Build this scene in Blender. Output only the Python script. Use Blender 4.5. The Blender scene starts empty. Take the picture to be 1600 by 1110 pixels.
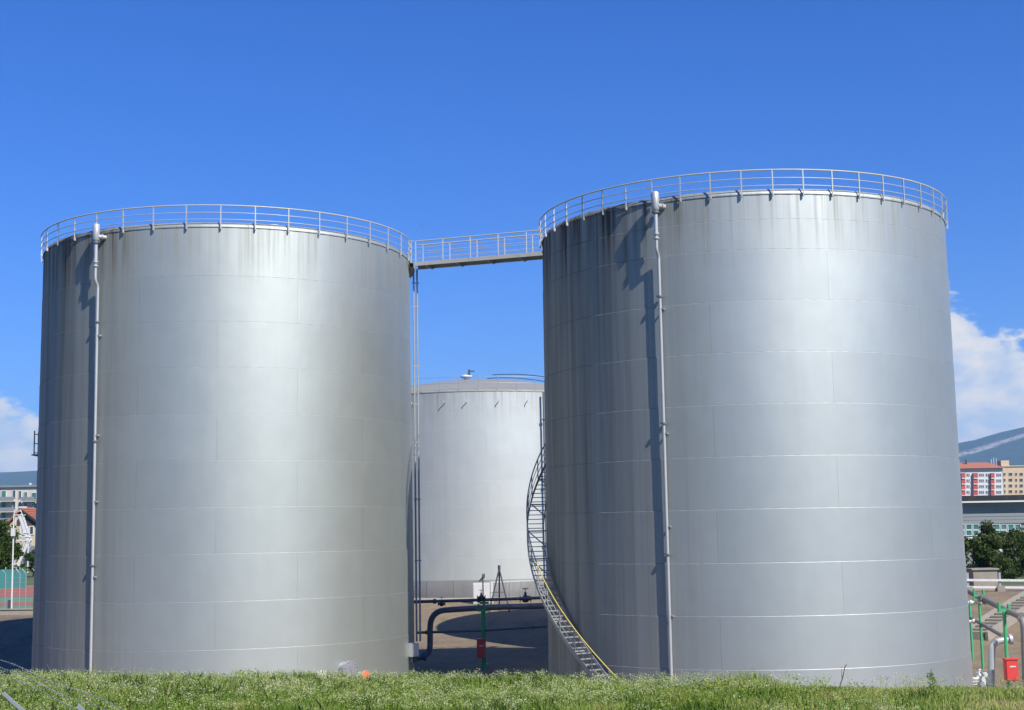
import bpy, math, random
import numpy as np
from mathutils import Vector, Matrix, Euler

S = bpy.context.scene
C = S.collection
rnd = random.Random(7)
R_ = math.radians

# ------------------------------------------------------------------ camera
FPX, PITCH, ROLL, CAMZ = 2227.35, R_(7.1265), R_(-0.9834), 6.85
CAM = Vector((0, 0, CAMZ))
_fw = Vector((0, math.cos(PITCH), math.sin(PITCH)))
_up0 = Vector((0, -math.sin(PITCH), math.cos(PITCH)))
_rt = Vector((1, 0, 0)) * math.cos(ROLL) + _up0 * math.sin(ROLL)
_up = -Vector((1, 0, 0)) * math.sin(ROLL) + _up0 * math.cos(ROLL)
cd = bpy.data.cameras.new('camera')
cam = bpy.data.objects.new('camera', cd)
C.objects.link(cam)
cd.sensor_fit = 'HORIZONTAL'
cd.sensor_width = 36
cd.lens = FPX / 1600 * 36
cd.clip_start = 0.1
cd.clip_end = 40000
m = Matrix((_rt, _up, -_fw)).transposed().to_4x4()
m.translation = CAM
cam.matrix_world = m
S.camera = cam

def at(px, py, y):
    """world point seen at photo pixel (px, py), at ground distance y"""
    d = _fw * FPX + _rt * (px - 800) - _up * (py - 555)
    return CAM + d * (y / d.y)

def onz(px, py, z):
    d = _fw * FPX + _rt * (px - 800) - _up * (py - 555)
    return CAM + d * ((z - CAMZ) / d.z)

# ------------------------------------------------------------------ sky and sun
SUN_AZ, SUN_EL = R_(40), R_(44)          # azimuth measured from straight behind the camera towards the right
sun_dir = Vector((math.sin(SUN_AZ) * math.cos(SUN_EL), -math.cos(SUN_AZ) * math.cos(SUN_EL), math.sin(SUN_EL)))
W = bpy.data.worlds.new('World')
S.world = W
W.use_nodes = True
wn, wl = W.node_tree.nodes, W.node_tree.links
for n in list(wn):
    wn.remove(n)
out = wn.new('ShaderNodeOutputWorld')
bg = wn.new('ShaderNodeBackground')
bg.inputs['Strength'].default_value = 0.071
sky = wn.new('ShaderNodeTexSky')
sky.sky_type = 'NISHITA'
sky.sun_disc = False
sky.sun_elevation = SUN_EL
# Blender: rotation 0 puts the sun at +Y, turning clockwise seen from above
sky.sun_rotation = math.atan2(sun_dir.x, sun_dir.y)
sky.altitude = 400
sky.air_density = 1.0
sky.dust_density = 0.55
sky.ozone_density = 4.0
wl.new(bg.outputs[0], out.inputs[0])

def wmath(op, a, b=None, c=None, clamp=False):
    n = wn.new('ShaderNodeMath')
    n.operation = op
    n.use_clamp = clamp
    for i, v in enumerate((a, b, c)):
        if v is None:
            continue
        if isinstance(v, (int, float)):
            n.inputs[i].default_value = v
        else:
            wl.new(v, n.inputs[i])
    return n.outputs[0]

tc = wn.new('ShaderNodeTexCoord')
sep = wn.new('ShaderNodeSeparateXYZ')
wl.new(tc.outputs['Generated'], sep.inputs[0])
hor = wmath('SQRT', wmath('ADD', wmath('MULTIPLY', sep.outputs[0], sep.outputs[0]), wmath('MULTIPLY', sep.outputs[1], sep.outputs[1])))
elev = wmath('ARCTAN2', sep.outputs[2], hor)
azim = wmath('ARCTAN2', sep.outputs[0], sep.outputs[1])
# billowing low clouds along the horizon
cv = wn.new('ShaderNodeCombineXYZ')
wl.new(wmath('MULTIPLY', azim, 34.0), cv.inputs[0])
wl.new(wmath('MULTIPLY', elev, 62.0), cv.inputs[1])
cv.inputs[2].default_value = 3.3
cn = wn.new('ShaderNodeTexNoise')
cn.inputs['Scale'].default_value = 1.0
cn.inputs['Detail'].default_value = 9
cn.inputs['Roughness'].default_value = 0.5
wl.new(cv.outputs[0], cn.inputs['Vector'])
# cloud top height wanders with azimuth
tv = wn.new('ShaderNodeCombineXYZ')
wl.new(wmath('MULTIPLY', azim, 3.4), tv.inputs[0])
tn = wn.new('ShaderNodeTexNoise')
tn.inputs['Scale'].default_value = 1.0
tn.inputs['Detail'].default_value = 2
tv.inputs[1].default_value = 11.7
wl.new(tv.outputs[0], tn.inputs['Vector'])
az_c = wmath('SUBTRACT', azim, R_(15.0))
bump = wmath('POWER', 2.718, wmath('MULTIPLY', wmath('MULTIPLY', az_c, az_c), -1 / (2 * 0.075 ** 2)))
az_d = wmath('SUBTRACT', azim, R_(-23.0))
bump2 = wmath('POWER', 2.718, wmath('MULTIPLY', wmath('MULTIPLY', az_d, az_d), -1 / (2 * 0.09 ** 2)))
top = wmath('ADD', wmath('MULTIPLY', tn.outputs[0], 0.10), wmath('ADD', wmath('MULTIPLY', bump, 0.112), wmath('MULTIPLY', bump2, 0.064)))
dens = wmath('ADD', wmath('MULTIPLY', wmath('SUBTRACT', top, elev), 34.0), wmath('MULTIPLY', wmath('SUBTRACT', cn.outputs[0], 0.5), 3.4))
cf = wn.new('ShaderNodeMapRange')
cf.interpolation_type = 'SMOOTHSTEP'
cf.inputs['From Min'].default_value = 0.0
cf.inputs['From Max'].default_value = 0.45
wl.new(dens, cf.inputs[0])
# cloud body: lighter tops, greyer blue bellies
cr = wn.new('ShaderNodeMix')
cr.data_type = 'RGBA'
cr.inputs['A'].default_value = (6.2, 7.2, 8.6, 1)
cr.inputs['B'].default_value = (9.8, 9.3, 8.6, 1)
cs = wn.new('ShaderNodeMapRange')
cs.inputs['From Min'].default_value = 0.38
cs.inputs['From Max'].default_value = 0.60
wl.new(cn.outputs[0], cs.inputs[0])
wl.new(cs.outputs[0], cr.inputs['Factor'])
mixc = wn.new('ShaderNodeMix')
mixc.data_type = 'RGBA'
wl.new(wmath('MULTIPLY', cf.outputs[0], 0.93), mixc.inputs['Factor'])
hs = wn.new('ShaderNodeMix')
hs.data_type = 'RGBA'
hs.blend_type = 'MULTIPLY'
hs.inputs['Factor'].default_value = 1.0
hs.inputs['B'].default_value = (0.25, 0.705, 1.55, 1)
wl.new(sky.outputs[0], hs.inputs['A'])
hzm = wn.new('ShaderNodeMix')                      # air near the horizon is paler, all round
hzm.data_type = 'RGBA'
wl.new(wmath('MULTIPLY', wmath('POWER', 2.718, wmath('MULTIPLY', wmath('MAXIMUM', elev, 0.0), -1 / 0.085)), 0.95), hzm.inputs['Factor'])
wl.new(hs.outputs['Result'], hzm.inputs['A'])
hzm.inputs['B'].default_value = (4.3, 5.9, 7.6, 1)
wl.new(hzm.outputs['Result'], mixc.inputs['A'])
wl.new(cr.outputs['Result'], mixc.inputs['B'])
wl.new(mixc.outputs['Result'], bg.inputs['Color'])

sl = bpy.data.lights.new('sun', 'SUN')
sl.energy = 5.0
sl.angle = R_(0.53)
sl.color = (1.0, 0.95, 0.87)
sun = bpy.data.objects.new('sun', sl)
sun.rotation_euler = sun_dir.to_track_quat('Z', 'Y').to_euler()
sun.location = (30, -30, 60)
C.objects.link(sun)
S.view_settings.view_transform = 'Standard'
S.view_settings.look = 'None'
S.view_settings.exposure = 0.5
S.view_settings.gamma = 1.0
S.view_settings.use_curve_mapping = False

# ------------------------------------------------------------------ helpers
def tag(o, label=None, cat=None, group=None, kind=None):
    if label: o['label'] = label
    if cat: o['category'] = cat
    if group: o['group'] = group
    if kind: o['kind'] = kind
    return o

def empty(name, loc, rz=0.0, parent=None):
    o = bpy.data.objects.new(name, None)
    C.objects.link(o)
    o.location = loc
    o.rotation_euler = (0, 0, rz)
    o.empty_display_size = 0.2
    o.parent = parent
    return o

def origin_of(o):
    v = Vector((0, 0, 0))
    while o is not None:
        v += o.location
        o = o.parent
    return v

class MB:
    def __init__(self):
        self.v, self.f, self.s = [], [], []
    def add(self, vs, fs, smooth=False):
        b = len(self.v)
        self.v += [Vector(p) for p in vs]
        self.f += [[i + b for i in q] for q in fs]
        self.s += [smooth] * len(fs)
        return self
    def box(self, c, size, rz=0.0, M=None):
        hx, hy, hz = size[0] / 2, size[1] / 2, size[2] / 2
        P = [Vector((sx * hx, sy * hy, sz * hz)) for sz in (-1, 1) for sy in (-1, 1) for sx in (-1, 1)]
        if M is None:
            M = Matrix.Rotation(rz, 3, 'Z')
        P = [M @ p + Vector(c) for p in P]
        return self.add(P, [(0, 2, 3, 1), (4, 5, 7, 6), (0, 1, 5, 4), (2, 6, 7, 3), (0, 4, 6, 2), (1, 3, 7, 5)])
    def bar(self, a, b, w, h, up=(0, 0, 1)):
        a, b = Vector(a), Vector(b)
        d = b - a
        L = d.length
        x = d.normalized()
        upv = Vector(up)
        if abs(x.dot(upv)) > 0.98: upv = Vector((0, 1, 0))
        y = upv.cross(x).normalized()
        z = x.cross(y)
        M = Matrix((x, y, z)).transposed()
        return self.box((a + b) / 2, (L, w, h), M=M)
    def tube(self, pts, r, n=8, closed=False, cap=True, smooth=True):
        pts = [Vector(p) for p in pts]
        rr = r if isinstance(r, (list, tuple)) else [r] * len(pts)
        vs, fs = [], []
        N = len(pts)
        prev = None
        for i, p in enumerate(pts):
            if closed:
                t = (pts[(i + 1) % N] - pts[i - 1]).normalized()
            else:
                t = (pts[min(i + 1, N - 1)] - pts[max(i - 1, 0)]).normalized()
            ref = Vector((0, 0, 1)) if abs(t.z) < 0.95 else Vector((0, 1, 0))
            if prev is None:
                x = ref.cross(t).normalized()
            else:
                x = (prev - t * prev.dot(t)).normalized()
            prev = x
            y = t.cross(x)
            for k in range(n):
                a = 2 * math.pi * k / n
                vs.append(p + (x * math.cos(a) + y * math.sin(a)) * rr[i])
        for i in range(N if closed else N - 1):
            j = (i + 1) % N
            for k in range(n):
                l = (k + 1) % n
                fs.append((i * n + k, i * n + l, j * n + l, j * n + k))
        self.add(vs, fs, smooth)
        if cap and not closed:
            self.add([vs[k] for k in range(n)], [tuple(reversed(range(n)))])
            self.add([vs[(N - 1) * n + k] for k in range(n)], [tuple(range(n))])
        return self
    def lathe(self, prof, c=(0, 0, 0), n=24, axis=None, smooth=True, a0=0.0, a1=2 * math.pi):
        """profile [(r, z)] turned round an axis"""
        full = abs(a1 - a0 - 2 * math.pi) < 1e-6
        M = Matrix.Identity(3)
        if axis is not None:
            M = Vector(axis).normalized().to_track_quat('Z', 'Y').to_matrix()
        vs, fs = [], []
        K = n if full else n + 1
        for r, z in prof:
            for k in range(K):
                a = a0 + (a1 - a0) * k / n
                vs.append(M @ Vector((r * math.cos(a), r * math.sin(a), z)) + Vector(c))
        for i in range(len(prof) - 1):
            for k in range(n):
                l = (k + 1) % K
                fs.append((i * K + k, i * K + l, (i + 1) * K + l, (i + 1) * K + k))
        return self.add(vs, fs, smooth)
    def mesh(self, name, mat, off=Vector((0, 0, 0))):
        me = bpy.data.meshes.new(name)
        me.from_pydata([tuple(p - off) for p in self.v], [], self.f)
        me.polygons.foreach_set('use_smooth', self.s)
        if mat: me.materials.append(mat)
        me.update()
        return me
    def build(self, name, mat, parent=None, world=True):
        """verts are in world space (world=True) or already local to the parent"""
        off = origin_of(parent) if (world and parent is not None) else Vector((0, 0, 0))
        o = bpy.data.objects.new(name, self.mesh(name, mat, off))
        C.objects.link(o)
        o.parent = parent
        return o
    def thing(self, name, mat, base):
        """a one-mesh thing with its origin at its base"""
        o = bpy.data.objects.new(name, self.mesh(name, mat, Vector(base)))
        o.location = base
        C.objects.link(o)
        return o

def inst(name, me, parent, loc=(0, 0, 0), rz=0.0):
    o = bpy.data.objects.new(name, me)
    C.objects.link(o)
    o.parent = parent
    o.location = loc
    o.rotation_euler = (0, 0, rz)
    return o

def bend(pts, r=0.3, n=5):
    """round the corners of a polyline"""
    pts = [Vector(p) for p in pts]
    res = [pts[0]]
    for i in range(1, len(pts) - 1):
        a, b, c = pts[i - 1], pts[i], pts[i + 1]
        u, w = (a - b), (c - b)
        q = min(r, u.length * .49, w.length * .49)
        u, w = u.normalized() * q, w.normalized() * q
        for k in range(n + 1):
            t = k / n
            res.append((b + u) * (1 - t) ** 2 + b * 2 * t * (1 - t) + (b + w) * t * t)
    res.append(pts[-1])
    return res

# ------------------------------------------------------------------ materials
class NT:
    def __init__(self, name):
        self.m = bpy.data.materials.new(name)
        self.m.use_nodes = True
        self.n, self.l = self.m.node_tree.nodes, self.m.node_tree.links
        self.b = self.n['Principled BSDF']
    def put(self, sock, v):
        if isinstance(v, (int, float)):
            sock.default_value = v
        elif isinstance(v, (tuple, list)):
            sock.default_value = tuple(v) + ((1,) if len(v) == 3 and sock.type == 'RGBA' else ())
        else:
            self.l.new(v, sock)
    def math(self, op, a, b=None, c=None, clamp=False):
        n = self.n.new('ShaderNodeMath')
        n.operation = op
        n.use_clamp = clamp
        for i, v in enumerate((a, b, c)):
            if v is not None: self.put(n.inputs[i], v)
        return n.outputs[0]
    def noise(self, vec, scale=1.0, detail=3, rough=0.5, out=0):
        n = self.n.new('ShaderNodeTexNoise')
        n.inputs['Scale'].default_value = scale
        n.inputs['Detail'].default_value = detail
        n.inputs['Roughness'].default_value = rough
        if vec is not None: self.l.new(vec, n.inputs['Vector'])
        return n.outputs[out]
    def map(self, v, a, b, c=0.0, d=1.0, smooth=False):
        n = self.n.new('ShaderNodeMapRange')
        if smooth: n.interpolation_type = 'SMOOTHSTEP'
        self.put(n.inputs[0], v)
        n.inputs[1].default_value, n.inputs[2].default_value = a, b
        n.inputs[3].default_value, n.inputs[4].default_value = c, d
        return n.outputs[0]
    def mix(self, f, a, b, blend='MIX'):
        n = self.n.new('ShaderNodeMix')
        n.data_type = 'RGBA'
        n.blend_type = blend
        self.put(n.inputs['Factor'], f)
        self.put(n.inputs['A'], a)
        self.put(n.inputs['B'], b)
        return n.outputs['Result']
    def pos(self):
        return self.n.new('ShaderNodeNewGeometry').outputs['Position']
    def xyz(self, v):
        n = self.n.new('ShaderNodeSeparateXYZ')
        self.l.new(v, n.inputs[0])
        return n.outputs
    def vec(self, x, y, z):
        n = self.n.new('ShaderNodeCombineXYZ')
        for i, v in enumerate((x, y, z)): self.put(n.inputs[i], v)
        return n.outputs[0]
    def vmul(self, v, s):
        n = self.n.new('ShaderNodeVectorMath')
        n.operation = 'MULTIPLY'
        self.l.new(v, n.inputs[0])
        n.inputs[1].default_value = s
        return n.outputs[0]
    def bump(self, h, strength=0.3, dist=0.02):
        n = self.n.new('ShaderNodeBump')
        n.inputs['Strength'].default_value = strength
        n.inputs['Distance'].default_value = dist
        self.l.new(h, n.inputs['Height'])
        self.l.new(n.outputs[0], self.b.inputs['Normal'])
    def rand(self):
        return self.n.new('ShaderNodeObjectInfo').outputs['Random']

def paint(name, col, rough=0.5, metal=0.0, var=0.25, scale=3.0, dirt=(0.12, 0.10, 0.08), dirt_amt=0.25):
    t = NT(name)
    p = t.pos()
    n1 = t.noise(p, scale, 4)
    n2 = t.noise(t.vmul(p, (1, 1, 0.2)), scale * 2.7, 3)
    c = t.mix(t.map(n1, .3, .7, 0, var), col, tuple(x * .6 for x in col))
    c = t.mix(t.map(n2, .55, .8, 0, dirt_amt), c, dirt)
    t.put(t.b.inputs['Base Color'], c)
    t.put(t.b.inputs['Roughness'], t.map(n1, .3, .7, rough - .07, rough + .1))
    t.b.inputs['Metallic'].default_value = metal
    return t.m

def tank_mat(name, cx, cy, ztop, base, stain_shade_dir, stain_shade=0.6, rough=0.53, metal=0.88):
    """aluminium paint weathered by vertical run-off streaks, dirtier under the rim; the side away from the sun has stains plus painted-in shade"""
    t = NT(name)
    p = t.pos()
    x, y, z = t.xyz(p)
    dx, dy = t.math('SUBTRACT', x, cx), t.math('SUBTRACT', y, cy)
    lp = t.vec(dx, dy, z)
    s1 = t.noise(t.vmul(lp, (1.5, 1.5, .035)), 1.0, 5, .62)
    s2 = t.noise(t.vmul(lp, (5.5, 5.5, .12)), 1.0, 4, .6)
    s3 = t.noise(t.vmul(lp, (.28, .28, .10)), 1.0, 3, .5)
    blot = t.noise(lp, .9, 5, .6)
    below = t.math('SUBTRACT', ztop, z)
    topm = t.map(below, 0.0, 3.2, 1.0, 0.0, True)
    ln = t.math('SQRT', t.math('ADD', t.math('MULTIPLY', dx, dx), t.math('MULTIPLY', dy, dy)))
    side = t.math('DIVIDE', t.math('ADD', t.math('MULTIPLY', dx, stain_shade_dir[0]), t.math('MULTIPLY', dy, stain_shade_dir[1])), ln)
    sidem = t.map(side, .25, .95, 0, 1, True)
    streak = t.map(s1, .36, .74, 0, 1)
    fine = t.map(s2, .48, .75, 0, 1)
    amt = t.math('MULTIPLY', streak, t.math('ADD', t.math('MULTIPLY', sidem, stain_shade * .36), t.math('ADD', t.math('MULTIPLY', topm, .22), .05)))
    amt = t.math('ADD', amt, t.math('MULTIPLY', fine, t.math('ADD', t.math('MULTIPLY', topm, .38), t.math('MULTIPLY', sidem, stain_shade * .2))))
    amt = t.math('ADD', amt, t.math('MULTIPLY', sidem, stain_shade * .56), clamp=True)  # even darkening that paints shade into the tank's unlit edge, over the streaks
    c = t.mix(t.map(s3, .3, .7, 0, .30), base, tuple(v * .78 for v in base))
    c = t.mix(t.map(blot, .35, .75, 0, .24), c, tuple(v * .7 for v in base))
    c = t.mix(t.math('MULTIPLY', t.rand(), .2), c, tuple(v * .74 for v in base))
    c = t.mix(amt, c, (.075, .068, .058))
    t.put(t.b.inputs['Base Color'], c)
    mt = t.math('MULTIPLY', t.math('SUBTRACT', 1.0, t.math('MULTIPLY', amt, .9)), metal)
    t.put(t.b.inputs['Metallic'], mt)
    r = t.math('ADD', rough - .04, t.math('ADD', t.math('MULTIPLY', s3, .10), t.math('MULTIPLY', amt, .2)))
    t.put(t.b.inputs['Roughness'], r)
    t.put(t.b.inputs['Specular IOR Level'], t.math('MULTIPLY', t.math('SUBTRACT', 1.0, t.math('MULTIPLY', amt, 1.0), clamp=True), .5))
    hb = t.math('ADD', t.math('MULTIPLY', t.noise(t.vmul(lp, (.9, .9, .35)), 1.0, 2), 1.0), t.math('MULTIPLY', blot, .12))
    t.bump(hb, .30, .04)
    return t.m

M = {}
M['galv'] = paint('galvanised_steel', (.43, .45, .45), .42, .55, .2, 4)
M['rail'] = paint('rail_paint', (.50, .47, .34), .5, .15, .2, 3)
M['rail2'] = paint('rail_galvanised', (.48, .49, .47), .45, .3, .2, 3)
M['yellow'] = paint('yellow_paint', (.55, .44, .09), .5, 0, .2, 5)
M['pipe'] = paint('pipe_silver_paint', (.47, .48, .48), .45, .35, .2, 3)
M['darkpipe'] = paint('pipe_grey_paint', (.16, .17, .19), .5, .2, .2, 3)
M['darksteel'] = paint('dark_steel', (.09, .10, .11), .55, .4, .2, 4)
M['green'] = paint('green_paint', (.05, .36, .14), .5, 0, .25, 4)
M['red'] = paint('red_paint', (.62, .055, .045), .45, 0, .2, 4)
M['orange'] = paint('orange_paint', (.72, .17, .06), .5, 0, .2, 8)
M['white'] = paint('white_paint', (.60, .60, .58), .5, 0, .15, 3)
M['concrete'] = paint('concrete', (.30, .27, .22), .9, 0, .45, 1.5, (.16, .14, .11), .4)
M['hatch'] = paint('weathered_hatch_paint', (.22, .22, .25), .6, .1, .3, 4)
M['stair'] = paint('stair_steel', (.34, .35, .35), .5, .35, .3, 4)
M['deck'] = paint('bridge_steel', (.42, .41, .37), .6, .1, .3, 2)
M['brownpipe'] = paint('pipe_brown_grey', (.20, .185, .17), .6, .1, .3, 3)

# ------------------------------------------------------------------ ground
def sstep(a, b, x):
    t = np.clip((x - a) / (b - a), 0, 1)
    return t * t * (3 - 2 * t)

def height(x, y):
    x, y = np.asarray(x, float), np.asarray(y, float)
    crest = 2.02 - .019 * np.clip(x, -30, 30)
    front = crest + (5.05 - crest) * (1 - sstep(7, 30, y))
    front = front * (1 - sstep(45.6, 51.5, y))
    xs = [-60, -22, -13, 8, 24, 60]
    ys = np.interp(x, xs, [78, 78.5, 88, 88, 73, 73])
    ye = np.interp(x, xs, [92, 92, 112, 112, 92, 92])
    zc = np.interp(x, xs, [2.15, 2.1, 1.85, 1.85, 2.6, 2.6])
    back = zc * sstep(ys, ye, y) * .5 + zc * np.clip((y - ys) / (ye - ys), 0, 1) * .5
    side = 2.3 * sstep(38, 50, np.abs(x)) * sstep(44, 52, y)
    out = np.maximum(np.maximum(front, back), side)
    out = out + np.where(y > 95, 2.2 * sstep(165, 240, y) + 3.0 * sstep(300, 900, y), 0)
    return out

def h1(x, y):
    return float(height(x, y))

def axis(lo, hi, step, far):
    a = list(np.arange(lo, hi + 1e-6, step))
    d = step
    l, h = [lo], [hi]
    while h[-1] < far:
        d *= 1.35
        h.append(h[-1] + d)
    d = step
    while l[-1] > -far:
        d *= 1.35
        l.append(l[-1] - d)
    return np.array(l[1:][::-1] + a + h[1:])

def grid_mesh(name, X, Y, Z):
    ny, nx = X.shape
    co = np.stack([X, Y, Z], -1).reshape(-1, 3)
    i = np.arange(ny * nx).reshape(ny, nx)
    q = np.stack([i[:-1, :-1], i[:-1, 1:], i[1:, 1:], i[1:, :-1]], -1).reshape(-1, 4)
    me = bpy.data.meshes.new(name)
    me.vertices.add(len(co)); me.vertices.foreach_set('co', co.ravel())
    me.loops.add(q.size); me.loops.foreach_set('vertex_index', q.ravel().astype(np.int32))
    me.polygons.add(len(q)); me.polygons.foreach_set('loop_start', np.arange(0, q.size, 4, dtype=np.int32))
    me.polygons.foreach_set('use_smooth', np.ones(len(q), bool))
    me.update(); me.validate()
    return me

gx, gy = axis(-56, 56, 1.0, 15000), axis(0, 130, .8, 15000)
GX, GY = np.meshgrid(gx, gy)
GZ = height(GX, GY)
gme = grid_mesh('ground', GX, GY, GZ)
bund = sstep(45.8, 47.2, GY) * (1 - sstep(np.where(np.abs(GX) < 20, 124, 95), np.where(np.abs(GX) < 20, 134, 110), GY)) * (1 - sstep(45, 60, np.abs(GX)))
ba = gme.attributes.new('earth', 'FLOAT', 'POINT')
ba.data.foreach_set('value', bund.ravel().astype(np.float32))
t = NT('ground_soil')
p = t.pos()
att = t.n.new('ShaderNodeAttribute'); att.attribute_name = 'earth'
n1, n2, n3 = t.noise(p, .35, 6, .6), t.noise(p, 3.0, 5, .65), t.noise(p, .06, 3)
earth = t.mix(t.map(n1, .35, .68), (.20, .148, .085), (.135, .105, .07))
st_ = t.noise(t.vmul(p, (.9, .25, 1)), 1.0, 5, .7)
earth = t.mix(t.map(st_, .52, .66, 0, .6), earth, (.085, .07, .05))
earth = t.mix(t.map(n2, .45, .7, 0, .55), earth, (.235, .185, .125))
grass = t.mix(t.map(n2, .35, .7), (.045, .085, .018), (.10, .13, .035))
grass = t.mix(t.map(n1, .5, .75, 0, .6), grass, (.15, .13, .06))
far = t.mix(t.map(n3, .4, .6), grass, (.07, .09, .035))
fe = t.map(t.math('ADD', att.outputs['Fac'], t.math('MULTIPLY', t.math('SUBTRACT', n2, .5), .35)), .4, .6)
t.put(t.b.inputs['Base Color'], t.mix(fe, far, earth))
t.b.inputs['Roughness'].default_value = .95
t.bump(t.math('ADD', n2, t.math('MULTIPLY', n1, 2)), .6, .06)
gme.materials.append(t.m)
g = bpy.data.objects.new('ground', gme)
C.objects.link(g)
tag(g, kind='structure')

# ------------------------------------------------------------------ storage tanks
def plate_mesh(name, r0, r1, h, da, mat, nseg, lip=.03):
    """one rolled shell plate, outer face with a chamfered top lip, centred on +X"""
    prof = [(r0 - .02, .004), (r0, .004), (r0, h - lip), (r1 - .002, h - .002)]
    nrm = [(-.2, -1), (1, 0), (1, 0), (.75, .66)]
    vs, fs, ns = [], [], []
    # split rows so that the lip keeps its own normals
    rows = [(prof[1], (1, 0)), (prof[2], (1, 0)), (prof[2], (.75, .66)), (prof[3], (.75, .66)), (prof[0], (0, -1)), (prof[1], (0, -1))]
    for (r, z), (nr, nz) in rows:
        for k in range(nseg + 1):
            a = -da / 2 + da * k / nseg
            vs.append((r * math.cos(a), r * math.sin(a), z))
            ns.append((nr * math.cos(a), nr * math.sin(a), nz))
    K = nseg + 1
    for i in (0, 2, 4):
        for k in range(nseg):
            fs.append((i * K + k, i * K + k + 1, (i + 1) * K + k + 1, (i + 1) * K + k))
    # plate edges
    b = len(vs)
    for a in (-da / 2, da / 2):
        for (r, z) in ((r0 - .03, 0.004), (r0, .004), (r0, h - lip), (r0 - .03, h - lip)):
            vs.append((r * math.cos(a), r * math.sin(a), z))
            sgn = -1 if a < 0 else 1
            ns.append((-math.sin(a) * sgn, math.cos(a) * sgn, 0))
    fs += [(b, b + 3, b + 2, b + 1), (b + 4, b + 5, b + 6, b + 7)]
    me = bpy.data.meshes.new(name)
    me.from_pydata(vs, [], fs)
    me.polygons.foreach_set('use_smooth', [True] * len(fs))
    me.normals_split_custom_set_from_vertices([Vector(n).normalized() for n in ns])
    me.materials.append(mat)
    return me

def ring_pts(r, z, n=96, a0=0.0, a1=2 * math.pi, closed=True):
    k = n if closed else n + 1
    return [(r * math.cos(a0 + (a1 - a0) * i / n), r * math.sin(a0 + (a1 - a0) * i / n), z) for i in range(k)]

def make_tank(label, cx, cy, R, seams, ztop, mat, nplates, seam_beta, roof_rise, nposts=0, post_beta=0.0, group=None, zb=0.0, backmat=None, rail_gap=None, knuckle=.20, roofmat=None, lip=.019, jgap=.0045):
    root = empty('storage_tank', (cx, cy, zb))
    tag(root, label, 'storage tank', group)
    f0 = math.atan2(-cy, -cx)
    root_f0 = f0
    zs = [0.0] + [s - zb for s in seams] + [ztop - zb]
    nc = len(zs) - 1
    da = 2 * math.pi / nplates
    gap = jgap / R
    rr = [R - .010 * i + .005 * nc for i in range(nc + 1)]
    nseg = max(10, int(round(90 / nplates)))
    cache = {}
    for i in range(nc):
        hh = zs[i + 1] - zs[i]
        key = (i,)
        me = plate_mesh('shell_plate', rr[i], rr[i + 1], hh, da - gap, mat, nseg, lip)
        for k in range(nplates):
            a = f0 + R_(seam_beta) + da * (k + .5) + (da / 2 if i % 2 else 0)
            inst('shell_plate', me, root, (0, 0, zs[i]), a)
    # inner shell behind the joints and a footing
    mb = MB().lathe([(rr[0] - .022, 0.0), (rr[-1] - .012, ztop - zb)], n=96)
    mb.build('inner_shell', backmat or mat, root, False)
    mb = MB().lathe([(R + .75, -.35), (R + .75, .02), (R + .55, .12), (R - .2, .13)], n=64, smooth=False)
    mb.build('footing', M['concrete'], root, False)
    # roof with a rolled edge
    T = ztop - zb
    prof = [(rr[-1] + .035, T - .03), (rr[-1] + .045, T + .02), (rr[-1] + .03, T + .05), (rr[-1] - .05, T + knuckle)]
    nr = 14
    r_in = rr[-1] - .05
    for i in range(1, nr + 1):
        q = i / nr
        prof.append((r_in * (1 - q) + .001, T + knuckle + roof_rise * (1 - (1 - q) ** 2)))
    roof = MB().lathe(prof, n=96).build('roof', roofmat or mat, root, False)
    if nposts:
        rp = R + .075
        zb0 = T - .12
        post = MB().box((0, 0, .52), (.045, .045, 1.04)).box((-.035, 0, .06), (.05, .07, .14)).mesh('railing_post', M['rail2'])
        for k in range(nposts):
            b = R_(post_beta) + 2 * math.pi * k / nposts
            if rail_gap and rail_gap[0] < math.degrees((b + math.pi) % (2 * math.pi) - math.pi) < rail_gap[1]:
                continue
            a = f0 + b
            inst('railing_post', post, root, (rp * math.cos(a), rp * math.sin(a), zb0), a)
        if rail_gap:
            a0, a1 = f0 + R_(rail_gap[1]), f0 + R_(rail_gap[0]) + 2 * math.pi
            closed = False
        else:
            a0, a1, closed = 0, 2 * math.pi, True
        for z, r, mm in ((1.04, .03, M['rail']), (.72, .017, M['rail2']), (.42, .017, M['rail2'])):
            MB().tube(ring_pts(rp, zb0 + z, 120, a0, a1, closed), r, 6, closed=closed).build('top_rail' if z > 1 else 'middle_rail', mm, root, False)
    return root, f0

def polar(root, f0, r, beta, z):
    a = f0 + R_(beta)
    return Vector((r * math.cos(a), r * math.sin(a), z))

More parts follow.
